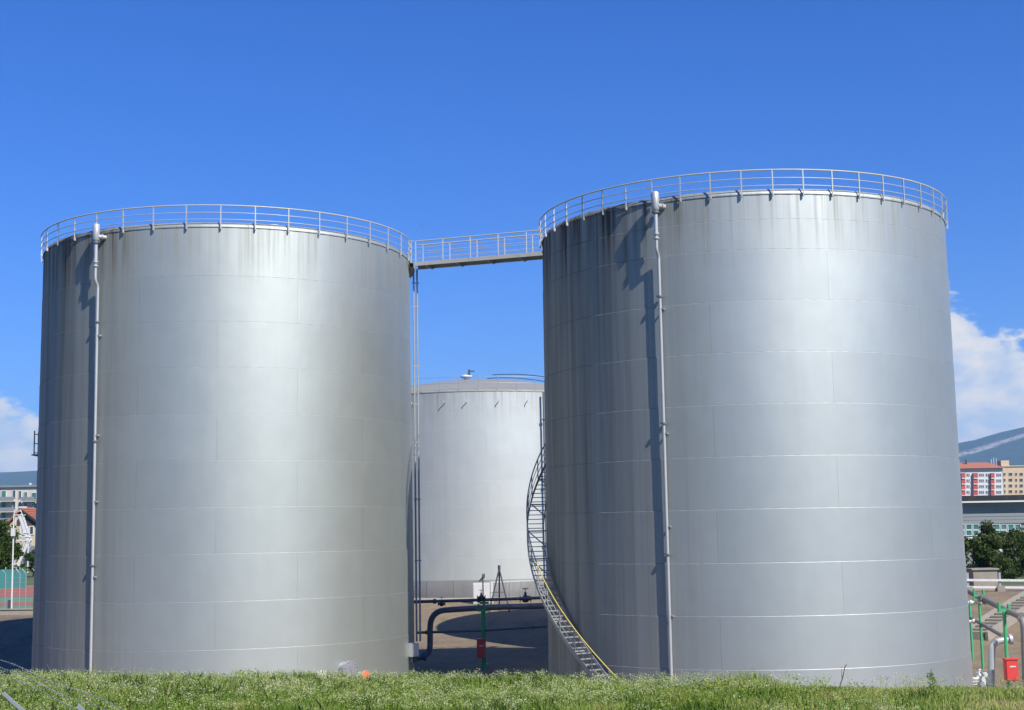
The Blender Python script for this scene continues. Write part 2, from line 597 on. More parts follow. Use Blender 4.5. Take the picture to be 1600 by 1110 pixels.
def downpipe(root, f0, R, beta, ztop, s_hi, s_lo, collar, bendz, rings, knobs, zlow, side):
    """overflow drain: hopper under the rim, offset bend, clamps, wall brackets (local coordinates)"""
    P = lambda s, z, db=0: polar(root, f0, R + s, beta + db, z)
    rad = (P(1, 0) - P(0, 0)).normalized()
    tan = Vector((-rad.y, rad.x, 0))
    pts = [P(s_hi, ztop - .3), P(s_hi, bendz + .12), P(s_lo, bendz - .12), P(s_lo, zlow)]
    pipe = MB().tube([P(s_hi, ztop - .25), P(s_hi, collar)], .082, 12).tube(bend([P(s_hi, collar), P(s_hi, bendz + .12), P(s_lo, bendz - .12), P(s_lo, zlow)], .12, 4), .062, 12).build('downpipe', M['pipe'], root, False)
    c = P(s_hi, 0)
    MB().lathe([(.0, ztop + .47), (.06, ztop + .47), (.13, ztop + .44), (.155, ztop + .40), (.155, ztop - .24), (.12, ztop - .30), (.085, ztop - .34)], (c.x, c.y, 0), 20).build('hopper', M['pipe'], pipe, False)
    # stub into the shell with its flange
    a = P(s_hi, ztop - .12) + tan * .08
    b = P(-.05, ztop - .12) + tan * .22
    MB().tube([a, b], .1, 12).tube([a * .55 + b * .45, a * .45 + b * .55], .15, 14).build('inlet_stub', M['pipe'], pipe, False)
    for z in (ztop - .38, collar + .08, collar - .10):
        MB().tube([(c.x, c.y, z - .03), (c.x, c.y, z + .03)], .15 if z > ztop - 1 else .115, 14).build('flange', M['darkpipe'] if z > ztop - 1 else M['pipe'], pipe, False)
    d = P(s_lo, 0)
    for z in rings:
        MB().tube([(d.x, d.y, z - .03), (d.x, d.y, z + .03)], .125, 14).build('flange', M['darkpipe'], pipe, False)
    for z in knobs:
        mb = MB().bar(P(-.02, z) + tan * .1, P(s_lo + .02, z) + tan * .1, .05, .06)
        mb.bar(P(s_lo, z) + tan * .16, P(s_lo, z) - tan * .1, .06, .05)
        mb.build('wall_bracket', M['galv'], pipe, False)
    return pipe

def beta_of(px, py, root, f0, cx, cy, R):
    """angle round a shell (from the side facing the camera) and height at which a photo pixel meets it"""
    if f0 is None: f0 = math.atan2(-cy, -cx)
    d = at(px, py, 10) - CAM
    A = d.x * d.x + d.y * d.y; B = -2 * (d.x * cx + d.y * cy); K = cx * cx + cy * cy - R * R
    disc = max(B * B - 4 * A * K, 0)
    s = (-B - math.sqrt(disc)) / (2 * A)
    b = math.degrees(math.atan2(d.y * s - cy, d.x * s - cx) - f0)
    return (b + 180) % 360 - 180, CAMZ + d.z * s

LC, LR = (-13.83, 69.40), 8.858
RC, RR = (10.36, 63.29), 8.949
LTOP, RTOP = 20.27, 19.82
Lseams = [2.23, 4.22, 6.21, 8.16, 10.15, 12.14, 14.13, 16.12, 18.11]
Rseams = [1.62, 3.60, 5.59, 7.62, 9.62, 11.62, 13.62, 15.63, 17.63, 18.81]
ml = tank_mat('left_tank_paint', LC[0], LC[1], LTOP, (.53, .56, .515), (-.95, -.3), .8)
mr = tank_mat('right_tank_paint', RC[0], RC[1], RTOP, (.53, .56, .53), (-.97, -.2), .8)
mjl = paint('joint_backing_grey', (.36, .37, .38), .7, .2, .2, 3)  # plain grey of the backing shell that shows in the plate joints

tl, fl = make_tank('silver storage tank at left with a single downpipe and pale smooth shell', LC[0], LC[1], LR, Lseams, LTOP, ml, 8, beta_of(465, 470, None, None, *LC, LR)[0], .5,
                   38, beta_of(345, 340, None, None, *LC, LR + .075)[0], 'silver tanks joined by the footbridge', backmat=mjl, rail_gap=(77, 95), lip=.015, jgap=.004)
tr, fr = make_tank('silver storage tank at right with clear horizontal seams and yellow railed stair', RC[0], RC[1], RR, Rseams, RTOP, mr, 6, beta_of(1298, 510, None, None, *RC, RR)[0], .9,
                   47, beta_of(1207, 285, None, None, *RC, RR + .075)[0], 'silver tanks joined by the footbridge', backmat=mjl, rail_gap=(-122, -106))
downpipe(tl, fl, LR, beta_of(147.5, 700, None, None, *LC, LR + .17)[0], LTOP - .1, .31, .15, 18.85, 18.0, (16.3, 11.1, 5.8), (15.7, 11.35, 8.5, 5.3, 1.0), .15, 1)
downpipe(tr, fr, RR, beta_of(1037.5, 700, None, None, *RC, RR + .20)[0], RTOP - .1, .33, .16, 18.4, 17.7, (16.0, 11.0, 5.95), (15.5, 10.6, 7.0, 3.6, 1.2), .15, 1)

# fourth tank: stands behind the right one, its shadow falls across the middle yard
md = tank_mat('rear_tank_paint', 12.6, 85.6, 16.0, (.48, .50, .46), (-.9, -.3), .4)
td, fd = make_tank('smaller silver storage tank hidden behind the right-hand tank', 12.6, 85.6, 7.8, [2, 4, 6, 8, 10, 12, 14], 16.0, md, 6, 10, .8, backmat=mjl, group=None)

# middle tank far behind, with a domed roof and a grey plinth
MC, MRAD = (-2.95, 122.6), 11.0
mz = 1.85
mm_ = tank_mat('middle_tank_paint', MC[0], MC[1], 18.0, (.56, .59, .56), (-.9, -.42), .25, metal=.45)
mroof = paint('dome_roof_paint', (.27, .27, .245), .6, .1, .3, .6)
Mseams = [mz + 1.45, 5.0, 7.0, 9.0, 11.0, 13.0, 15.0, 16.7]
tm, fm = make_tank('far silver tank with shallow domed roof seen between the two big tanks', MC[0], MC[1], MRAD, Mseams, 18.0, mm_, 8, 3, 1.8, zb=mz, backmat=mjl, knuckle=.12, roofmat=mroof, lip=.014, jgap=.004)
mpl = paint('plinth_grey_paint', (.185, .185, .18), .7, .2, .4, .5)
# grey band round its foot, built as separate panels
for k in range(16):
    a0 = fm + R_(-90 + k * 11.25)
    MB().lathe([(MRAD + .10, .05), (MRAD + .10, 1.42), (MRAD + .02, 1.47)], n=4, a0=a0 + .001, a1=a0 + R_(11.25) - .001).build('plinth_panel', mpl, tm, False)
# roof vent, ladder rail over the dome, short bracket spouts and standpipe
zt = 18.0 - mz
mb = MB().lathe([(.22, zt + 1.80), (.22, zt + 2.16), (.5, zt + 2.16), (.5, zt + 2.32), (.12, zt + 2.44), (.0, zt + 2.44)], (-1.0, -1.0, 0), 16)
mb.build('roof_vent', M['white'], tm, False)
MB().box((-.75, -1.3, zt + 2.56), (.2, .2, .5)).bar((-.75, -1.3, zt + 2.68), (-.3, -1.3, zt + 2.68), .12, .1).build('vent_stack', M['darksteel'], tm, False)
def dome(q):  # local point on the dome along the ladder line, q 0 edge .. 1 crown
    r = (MRAD - .06) * (1 - q)
    a = fm + R_(47)
    return Vector((r * math.cos(a), r * math.sin(a), zt + .12 + 1.8 * (1 - (1 - q) ** 2)))
for off in (0.08, .38):
    MB().tube([dome(q / 12) + Vector((off * 1.5, 0, .12 + off)) for q in range(12)], .035, 6).build('roof_rail', M['darksteel'], tm, False)
for b in range(-88, 89, 8):
    p = polar(tm, fm, MRAD + .02, b, zt)
    MB().tube([p + Vector((0, 0, .1)), p + Vector((0, 0, 1.15))], .018, 6).build('railing_post', M['galv'], tm, False)
for z in (.65, 1.15):
    MB().tube([polar(tm, fm, MRAD + .02, b, zt + z) for b in range(-95, 96, 3)], .014, 6).build('roof_rail', M['galv'], tm, False)
for b in (-28, -14, -5, 8, 20):
    p = polar(tm, fm, MRAD, b, zt - .9)
    q = polar(tm, fm, MRAD + .35, b, zt - .75)
    MB().tube([p, q, q + Vector((0, 0, -.1))], .035, 8).build('spray_nozzle', M['galv'], tm, False)
sp = [polar(tm, fm, MRAD + .35, 27, z) for z in (zt - .1, 1.0)]
rp_ = MB().tube(sp, .09, 10).build('standpipe', M['darkpipe'], tm, False)
for z in (zt - 2.3, zt - 7.5, zt - 12):
    p = polar(tm, fm, MRAD + .35, 27, z)
    MB().tube([p, p + Vector((0, 0, .08))], .16, 10).build('flange', M['darksteel'], rp_, False)

# ---- fittings at the foot of the left tank
def nozzle(root, f0, R, beta, z, r, L, bodymat, covermat, name):
    a = f0 + R_(beta)
    d = Vector((math.cos(a), math.sin(a), 0))
    c = polar(root, f0, R - .05, beta, z)
    nb = MB().lathe([(r, 0), (r, L), (r * 1.22, L), (r * 1.22, L + .05)], c, 24, d).build(name, bodymat, root, False)
    c2 = c + d * (L + .05)
    cov = MB().lathe([(r * 1.22, 0.004), (r * 1.22, .05), (r * 1.15, .06), (.3 * r, .075), (.001, .075)], c2, 24, d).build('cover_plate', covermat, nb, False)
    mb = MB()
    u, w = Vector((-d.y, d.x, 0)), Vector((0, 0, 1))
    for k in range(16):
        t_ = 2 * math.pi * k / 16
        q = c2 + (u * math.cos(t_) + w * math.sin(t_)) * r * 1.1
        mb.tube([q + d * .04, q + d * .09], .025, 6, smooth=False)
    mb.build('flange_bolts', M['galv'], nb, False)
    return nb
for px, py, r, L, cm, nm in ((537, 1047, .34, .40, M['hatch'], 'manhole'), (497, 1057, .22, .3, M['white'], 'drain_nozzle'), (563, 1057, .22, .32, M['orange'], 'drain_nozzle')):
    b, z = beta_of(px, py, tl, fl, LC[0], LC[1], LR)
    nozzle(tl, fl, LR, b, z, r, L, M['galv'], cm, nm)
# switch box on its bracket at the right edge
b, z = beta_of(636, 1016, tl, fl, LC[0], LC[1], LR)
p = polar(tl, fl, LR + .28, b + 1, z)
a = fl + R_(b)
bx_ = MB().box((p.x, p.y, z), (.26, .42, .62), a - R_(35)).build('switch_box', M['white'], tl, False)
MB().box((p.x + .11, p.y - .12, z), (.03, .3, .5), a - R_(35)).build('box_door', M['white'], bx_, False)
MB().box((p.x - .02, p.y, z - .45), (.2, .25, .28), a - R_(35)).build('box_bracket', M['darksteel'], bx_, False)
# twin risers with clamps beside the footbridge
for px in (648.5, 654):
    q = at(px, 700, 70.6)
    o = MB().tube([(q.x, q.y, 1.7), (q.x, q.y, 20.1)], .045, 8).build('riser_pipe', M['galv'], tl)
for z in (19.4, 18.2, 15.2, 13.3, 11.4, 8.6, 5.6):
    q0, q1 = at(646, 700, 70.6), at(657, 700, 70.6)
    MB().bar((q0.x, q0.y, z), (q1.x, q1.y, z), .06, .06).build('riser_clamp', M['galv'], tl)
# short landing rail showing past the left edge
for k, (bb, zz) in enumerate(((-97, 0), (-101, 0))):
    p = polar(tl, fl, LR + .45, bb, 11.0)
    MB().tube([p, p + Vector((0, 0, 1.15))], .03, 6).build('railing_post', M['darksteel'], tl, False)
for z in (11.1, 11.55, 12.0):
    MB().tube([polar(tl, fl, LR + .45, b_, z + (12.0 - 11.1) * 0) for b_ in range(-97, -131, -3)], .022, 6).build('middle_rail', M['darksteel'], tl, False)
MB().lathe([(LR, 10.95), (LR + .5, 10.95), (LR + .5, 11.0), (LR, 11.0)], n=10, a0=fl + R_(-131), a1=fl + R_(-95), smooth=False).build('landing', M['darksteel'], tl, False)
# roof hatch on the left tank
MB().lathe([(.001, 1.0), (.3, .95), (.3, 0), (.34, 0)], polar(tl, fl, LR - 1.2, 14, LTOP - .55), 16).build('roof_hatch', M['white'], tl, False)

# ---- spiral stair round the right tank
stair = empty('spiral_stair', (0, 0, 0), parent=tr)
RISE, R_IN, R_OUT = .2, RR + .16, RR + .88
b0, zst = beta_of(966, 1062, None, None, *RC, RR + .5)[0], .25
run = RISE / .80                                   # metres of arc per tread
dbt = -math.degrees(run / (RR + .5))
ntr = int((RTOP - zst) / RISE) - 1
tread = MB().box(((R_IN + R_OUT) / 2, 0, 0), (R_OUT - R_IN - .05, .20, .035)).mesh('tread', M['stair'])
for k in range(ntr):
    inst('tread', tread, stair, (0, 0, zst + RISE * (k + 1)), fr + R_(b0 + dbt * k))
def hel(r, dz, k0, k1, st=1.0):
    res = []
    k = k0
    while k <= k1 + 1e-6:
        res.append(polar(tr, fr, r, b0 + dbt * k, zst + RISE * (k + 1) + dz))
        k += st
    return res
def ribbon(r, h, th, k0, k1):
    pts = hel(r, 0, k0, k1)
    mb = MB()
    vs, fs = [], []
    for p in pts:
        d = Vector((p.x, p.y, 0)).normalized()
        for (o, z) in ((0, -h / 2), (th, -h / 2), (th, h / 2), (0, h / 2)):
            vs.append(p + d * o + Vector((0, 0, z)))
    for i in range(len(pts) - 1):
        for j in range(4):
            l = (j + 1) % 4
            fs.append((i * 4 + j, i * 4 + l, (i + 1) * 4 + l, (i + 1) * 4 + j))
    return mb.add(vs, fs)
for r in (R_IN - .02, R_OUT - .01):
    ribbon(r, .19, .025, -1, ntr).build('stringer', M['stair'], stair, False)
LAND = 21
MB().tube(hel(R_OUT, 1.0, -1, LAND), .024, 8).build('handrail', M['yellow'], stair, False)
MB().tube(hel(R_OUT, 1.0, LAND, ntr), .03, 8).build('handrail', M['stair'], stair, False)
for dz in (.35, .67):
    MB().tube(hel(R_OUT, dz, -1, ntr), .016, 6).build('middle_rail', M['stair'], stair, False)
sp_ = MB().box((0, 0, .5), (.04, .04, 1.0)).mesh('baluster', M['stair'])
for k in range(0, ntr, 4):
    p = polar(tr, fr, R_OUT, b0 + dbt * k, zst + RISE * (k + 1))
    inst('baluster', sp_, stair, p, fr + R_(b0 + dbt * k))
for k in range(3, ntr, 6):                         # wall brackets under the flight
    bb = b0 + dbt * k
    zz = zst + RISE * (k + 1) - .12
    mb = MB().bar(polar(tr, fr, RR - .02, bb, zz), polar(tr, fr, R_OUT, bb, zz), .06, .06)
    mb.bar(polar(tr, fr, RR - .02, bb, zz - .75), polar(tr, fr, R_OUT - .05, bb, zz - .02), .05, .05)
    mb.build('wall_bracket', M['stair'], stair, False)

# ---- footbridge between the two tanks
ZD = 20.33
A0, A1 = at(649, 420, 69.9), at(850, 405, 67.7)
A0.z = A1.z = ZD
dirb = (A1 - A0).normalized()
A1 = A0 + dirb * ((A1 - A0).length + 1.2)
A0 = A0 - dirb * .25
nb_ = Vector((-dirb.y, dirb.x, 0))
br = empty('footbridge', (A0.x, A0.y, ZD))
tag(br, 'grey steel footbridge with railings joining the tops of the two big tanks', 'footbridge')
Wd = .95
for s in (0, Wd):
    MB().bar(A0 + nb_ * s + Vector((0, 0, -.10)), A1 + nb_ * s + Vector((0, 0, -.10)), .07, .18).build('side_beam', M['deck'], br)
nd = 9
L = (A1 - A0).length
for k in range(nd):
    q0, q1 = A0 + dirb * (L * k / nd + .01), A0 + dirb * (L * (k + 1) / nd - .01)
    MB().bar(q0 + nb_ * Wd / 2, q1 + nb_ * Wd / 2, Wd - .09, .04).build('deck_plate', M['deck'], br)
for k in range(5):
    q = A0 + dirb * (L * (k + .5) / 5) + Vector((0, 0, -.2))
    MB().bar(q + nb_ * .04, q + nb_ * (Wd - .04), .08, .1).build('cross_beam', M['deck'], br)
for s in (0, Wd):
    for k in range(6):
        q = A0 + dirb * (.28 + (L - .9) * k / 5) + nb_ * s
        MB().bar(q + Vector((0, 0, -.1)), q + Vector((0, 0, 1.05)), .045, .045).build('railing_post', M['rail2'], br)
    for z, r in ((1.06, .03), (.72, .017), (.40, .017), (.14, .012)):
        MB().tube([A0 + nb_ * s + Vector((0, 0, z)), A1 + nb_ * s + Vector((0, 0, z))], r, 6).build('top_rail' if z > 1 else 'middle_rail', M['rail'] if z > 1 else M['rail2'], br)
# mesh gate at the left end, following the tank rim
g0, g1 = polar(tl, fl, LR + .08, 77, LTOP - .1) + Vector((*LC, 0)), polar(tl, fl, LR + .08, 92, LTOP - .1) + Vector((*LC, 0))
gate = empty('mesh_gate', (g0.x, g0.y, LTOP - .1))
tag(gate, 'galvanised mesh gate at the left end of the footbridge', 'gate')
for f_ in (0, 1):
    q = g0.lerp(g1, f_)
    MB().bar(q, q + Vector((0, 0, 1.1)), .06, .06).build('gate_post', M['rail2'], gate)
for z in (.12, 1.05):
    MB().bar(g0 + Vector((0, 0, z)), g1 + Vector((0, 0, z)), .05, .05).build('gate_frame', M['rail2'], gate)
for k in range(1, 7):
    q = g0.lerp(g1, k / 7)
    MB().bar(q + Vector((0, 0, .12)), q + Vector((0, 0, 1.05)), .022, .03).build('mesh_bar', M['rail2'], gate)
for k in range(1, 5):
    z = .12 + .93 * k / 5
    MB().bar(g0 + Vector((0, 0, z)), g1 + Vector((0, 0, z)), .022, .03).build('mesh_bar', M['rail2'], gate)
for (fa, fb, za, zb_) in ((.3, .55, .35, .6), (.5, .75, .7, .95)):
    q0, q1 = g0.lerp(g1, fa), g0.lerp(g1, fb)
    MB().bar(q0 + Vector((0, 0, (za + zb_) / 2)), q1 + Vector((0, 0, (za + zb_) / 2)), .03, zb_ - za).build('lock_plate', M['darksteel'], gate)
# landing bracket under the gate
mb = MB().lathe([(LR - .02, LTOP - .35), (LR + .22, LTOP - .35), (LR + .22, LTOP - .14), (LR - .02, LTOP - .14)], n=8, a0=fl + R_(76), a1=fl + R_(99), smooth=False)
mb.build('landing', M['deck'], tl, False)

# ------------------------------------------------------------------ pipework in the yard between the tanks
def pipe_thing(name, label, cat, pts, r, mat, flanges=(), group=None, rb=.35, supports=(), smat=None, zfoot=None):
    pts = [Vector(p) for p in pts]
    base = Vector(pts[0])
    root = empty(name, (base.x, base.y, min(p.z for p in pts)))
    tag(root, label, cat, group)
    path = bend(pts, rb, 6)
    MB().tube(path, r, 14).build('pipe', mat, root)
    for fseg, f in flanges:
        a, b = pts[fseg], pts[fseg + 1]
        q = a.lerp(b, f)
        d = (b - a).normalized()
        fl_ = MB().tube([q - d * .06, q + d * .06], r * 1.55, 14).build('flange', mat, root)
    for (fseg, f) in supports:
        q = pts[fseg].lerp(pts[fseg + 1], f)
        zf = h1(q.x, q.y)
        o = MB().bar((q.x, q.y, zf - .1), (q.x, q.y, q.z - r), .12, .12).bar(q + Vector((-.25, 0, -r - .06)), q + Vector((.25, 0, -r - .06)), .1, .1).build('support_post', smat or M['green'], root)
        MB().box((q.x, q.y, zf + .02), (.35, .35, .04)).build('foot_plate', smat or M['green'], o)
    return root

P = at
# upper pipe run along the yard
pipe_thing('pipeline', 'thin dark grey pipe running level above the thicker pipe between the tanks', 'pipe',
           [P(640, 941, 78), P(760, 937.5, 76.6), P(880, 933, 75.2)], .085, M['darkpipe'], ((0, .33), (0, .9), (1, .55)), supports=((0, .97),), smat=M['green'])
# lower thick pipe with its big bend down into the left tank
pipe_thing('pipeline', 'thick dark grey pipe with a large bend down to the left tank', 'pipe',
           [P(880, 946, 72.5), P(760, 949.5, 73.5), P(672, 955, 74.3), P(672, 1024, 74.3), P(640, 1031, 74.0)], .15, M['darkpipe'], ((0, .2), (3, .3)), rb=.85)
pipe_thing('pipeline', 'low thin pipe crossing the shaded yard near the ground', 'pipe',
           [P(650, 989, 75), P(760, 985, 76.5), P(880, 977, 78)], .07, M['darkpipe'], ((0, .15), (1, .6)), supports=())
# valve hanging on the upper pipe
def valve(px, py, y, sc, label):
    c = P(px, py, y)
    root = empty('valve', (c.x, c.y, c.z - .3 * sc))
    tag(root, label, 'valve')
    MB().lathe([(.001, -.28 * sc), (.22 * sc, -.25 * sc), (.26 * sc, 0), (.2 * sc, .2 * sc), (.1 * sc, .3 * sc), (.1 * sc, .5 * sc), (.001, .5 * sc)], c, 14).build('valve_body', M['darksteel'], root)
    MB().tube([c + Vector((-.45 * sc, 0, 0)), c + Vector((-.38 * sc, 0, 0))], .25 * sc, 12).tube([c + Vector((.38 * sc, 0, 0)), c + Vector((.45 * sc, 0, 0))], .25 * sc, 12).tube([c + Vector((-.4 * sc, 0, 0)), c + Vector((.4 * sc, 0, 0))], .13 * sc, 10).build('flange', M['darksteel'], root)
    MB().tube([c + Vector((0, 0, .45 * sc)), c + Vector((0, 0, .8 * sc))], .035 * sc, 8).build('spindle', M['galv'], root)
    w = [c + Vector((.22 * sc * math.cos(k * math.pi / 8), .22 * sc * math.sin(k * math.pi / 8), .78 * sc)) for k in range(16)]
    MB().tube(w, .028 * sc, 6, closed=True).bar(w[0], w[8], .03 * sc, .03 * sc).bar(w[4], w[12], .03 * sc, .03 * sc).build('handwheel', M['darksteel'], root)
    return root
valve(752, 934, 76.6, .5, 'dark valve on the thin pipe above the green support post')
valve(821, 936, 100, .9, 'large dark valve in front of the far tank beside the stair')
valve(690, 944, 77.8, .45, 'small drain valve under the thin pipe near the left tank')

# hydrant posts with red cabinets
def cabinet_post(px, ytop, ybase, y, cab, label, height=None, group='red cabinets on green posts'):
    b = P(px, ybase, y)
    zf = h1(b.x, b.y)
    topz = P(px, ytop, y).z
    root = empty('hydrant_cabinet', (b.x, b.y, zf))
    tag(root, label, 'cabinet', group)
    MB().tube([(b.x, b.y, zf - .2), (b.x, b.y, topz)], .075, 12).build('post', M['green'], root)
    MB().box((b.x, b.y, topz - .05), (.5, .16, .14)).box((b.x - .2, b.y, topz + .08), (.08, .2, .4)).box((b.x + .2, b.y, topz + .05), (.08, .2, .3)).build('pipe_cradle', M['green'], root)
    c0, c1 = P(cab[0], cab[1], y - .25), P(cab[2], cab[3], y - .25)
    cx, cz, w, h = (c0.x + c1.x) / 2, (c0.z + c1.z) / 2, c1.x - c0.x, c0.z - c1.z
    bx = MB().box((cx, y - .25, cz), (w, .32, h)).build('cabinet_body', M['red'], root)
    MB().box((cx, y - .425, cz), (w * .9, .03, h * .92)).build('cabinet_door', M['red'], bx)
    MB().box((cx, y - .25, cz + h / 2 + .03), (w * 1.12, .42, .05)).build('cabinet_roof', M['red'], bx)
    MB().box((cx + w * .05, y - .444, cz + h * .18), (w * .5, .006, h * .06)).build('name_plate', M['white'], bx)
    return root
cabinet_post(755, 952, 1046, 73.4, (745, 1000, 758, 1028), 'red cabinet on a green post in the shade between the tanks')
cabinet_post(1576, 952, 1078, 60.5, (1569, 1031, 1590, 1063), 'sunlit red cabinet on a green post at the right edge')

# frames and rail in front of the far tank
def tripod(px, py0, py1, y, spread, label):
    t0, b0 = P(px, py0, y), P(px, py1, y)
    zf = h1(b0.x, y)
    root = empty('lifting_frame', (b0.x, y, zf))
    tag(root, label, 'frame')
    for (dx, dy) in ((-spread, -.3), (spread, -.3), (0, .6)):
        MB().tube([t0, (b0.x + dx, y + dy, zf - .1)], .055, 8).build('leg', M['darksteel'], root)
    MB().tube([t0 + Vector((0, 0, -.05)), t0 + Vector((0, 0, .25))], .1, 8).build('head', M['darksteel'], root)
    MB().bar(t0.lerp(Vector((b0.x - spread, y - .3, zf)), .55), t0.lerp(Vector((b0.x + spread, y - .3, zf)), .55), .06, .06).build('cross_bar', M['darksteel'], root)
tripod(780, 889, 938, 104, .75, 'dark tripod lifting frame standing before the far tank')
q = P(755, 938, 105)
zf = h1(q.x, q.y)
root = empty('signal_mast', (q.x, q.y, zf)); tag(root, 'thin mast with a small dark vane before the far tank', 'mast')
MB().tube([(q.x, q.y, zf), (q.x, q.y, P(755, 897, 105).z)], .05, 8).build('pole', M['darksteel'], root)
q2 = P(755, 901, 105)
MB().add([q2 + Vector((-.35, 0, -.35)), q2 + Vector((.12, 0, .25)), q2 + Vector((.12, 0, -.1)), q2 + Vector((-.3, .05, -.4)), q2 + Vector((.12, .05, .25)), q2 + Vector((.12, .05, -.1))], [(0, 1, 2), (3, 5, 4), (0, 3, 4, 1), (1, 4, 5, 2), (2, 5, 3, 0)]).build('vane', M['darksteel'], root)
a, b = P(766, 910, 106), P(838, 907, 106)
root = empty('guard_rail', (a.x, 106, h1(a.x, 106))); tag(root, 'white guard rail along the foot of the far tank', 'railing')
MB().bar(a, b, .1, .1).build('top_rail', M['white'], root)
MB().bar(a - Vector((0, 0, .75)), b - Vector((0, 0, .75)), .06, .06).build('middle_rail', M['galv'], root)
for k in range(4):
    q = a.lerp(b, k / 3)
    MB().bar((q.x, q.y, h1(q.x, q.y)), q, .07, .07).build('post', M['galv'], root)
q = P(755, 925, 108.5)
zf = h1(q.x, q.y)
root = empty('control_cabinet', (q.x, q.y, zf)); tag(root, 'tall white control cabinet against the far tank', 'cabinet')
w = P(771, 925, 108.5).x - P(740, 925, 108.5).x
zt_ = P(755, 911, 108.5).z
MB().box((q.x, q.y, (zf + zt_) / 2), (w, .7, zt_ - zf)).build('cabinet_body', M['white'], root)
for s in (-1, 1):
    MB().box((q.x + s * w * .245, q.y - .36, (zf + zt_) / 2), (w * .46, .03, (zt_ - zf) * .88)).build('cabinet_door', M['white'], root)

# ------------------------------------------------------------------ right-hand yard
def H(x, y, dz=0): return Vector((x, y, h1(x, y) + dz))
pipe_thing('pipeline', 'upper brown grey pipe sloping across green posts at the right edge', 'pipe',
           [P(1498, 917, 80), P(1575, 955, 60.5), P(1599, 966, 59), P(1603, 1078, 59)], .13, M['brownpipe'], ((0, .6), (1, .9)), rb=.45)
pipe_thing('pipeline', 'lower brown grey pipe running behind the green posts', 'pipe',
           [P(1498, 955, 80), P(1574, 998, 61.4)], .09, M['brownpipe'], ((0, .3), (0, .95)))
pipe_thing('pipeline', 'silver pipe elbow rising from the ground beside the red cabinet', 'pipe',
           [P(1580, 999, 61), P(1550, 1003, 61), P(1548.5, 1080, 61)], .14, M['pipe'], ((0, .05),), rb=.5)
pipe_thing('pipeline', 'short pale pipe level between the green posts', 'pipe',
           [P(1500, 942, 70.2), P(1550, 942, 69.8)], .08, M['white'], ((0, .35), (0, .8)))
pipe_thing('pipeline', 'short pale pipe low behind the green posts', 'pipe',
           [P(1500, 972, 72.2), P(1527, 971, 72)], .08, M['white'], ((0, .8),))
for px, y0, y1, y, lab in ((1518, 944, 1033, 74, 'slim green post closest to the right tank'), (1534, 931, 1046, 70, 'slim green post between the right tank and the red cabinet')):
    t0, b0 = P(px, y0, y), P(px + 2, y1, y)
    root = empty('pipe_support', (b0.x, y, 0)); tag(root, lab, 'post', 'green pipe posts')
    MB().tube([(b0.x, y, h1(b0.x, y) - .2), (b0.x, y, t0.z)], .065, 10).build('post', M['green'], root)
    MB().box((b0.x, y, t0.z), (.55, .14, .1)).box((b0.x - .22, y, t0.z + .13), (.07, .16, .3)).box((b0.x + .22, y, t0.z + .13), (.07, .16, .3)).build('pipe_cradle', M['green'], root)
# white guard rail on the dike crest
a, b = P(1496, 906.5, 93), P(1640, 907.5, 93)
root = empty('guard_rail', H(a.x, 93)); tag(root, 'white two bar guard rail on the earth bank at right', 'railing')
for dz in (0, -.45):
    MB().bar(a + Vector((0, 0, dz)), b + Vector((0, 0, dz)), .12, .14).build('rail', M['white'], root)
for px in (1512, 1562, 1612):
    q = P(px, 895, 93)
    MB().bar((q.x, 93.08, h1(q.x, 93) - .2), (q.x, 93.08, q.z), .14, .1).build('post', M['galv'], root)
    MB().box((q.x, 93.08, h1(q.x, 93) + .15), (.5, .5, .4)).build('footing', M['concrete'], root)
# concrete steps up the bank
s0, s1 = Vector((24.9, 78.8, 0)), Vector((35.0, 93.0, 0))
root = empty('concrete_steps', H(s0.x, s0.y)); tag(root, 'concrete steps climbing the earth bank at right', 'steps')
nst = 20
d = (s1 - s0).normalized(); nn = Vector((-d.y, d.x, 0))
for k in range(nst):
    p = s0.lerp(s1, (k + .5) / nst)
    MB().bar(Vector((*p.xy, h1(*p.xy) + .12)) - d * .42, Vector((*p.xy, h1(*p.xy) + .12)) + d * .36, .95, .5).build('step', M['concrete'], root)
for s in (-.62, .62):
    q = [s0.lerp(s1, k / 10) + nn * s for k in range(11)]
    mb = MB()
    for u, w in zip(q[:-1], q[1:]):
        mb.bar(Vector((*u.xy, h1(*u.xy) + .2)), Vector((*w.xy, h1(*w.xy) + .2)), .16, .6)
    mb.build('cheek_wall', M['concrete'], root)
# pump block on the far side of the yard at right
q = P(1550, 925, 96)
root = empty('pump_housing', H(q.x, q.y)); tag(root, 'pale concrete block housing on the bank behind the guard rail', 'housing')
MB().box((q.x - .6, q.y, h1(q.x, q.y) + .6), (1.6, 1.4, 1.4)).build('housing_body', M['concrete'], root)
MB().box((q.x - .6, q.y, h1(q.x, q.y) + 1.36), (1.8, 1.6, .1)).build('cover_slab', M['concrete'], root)
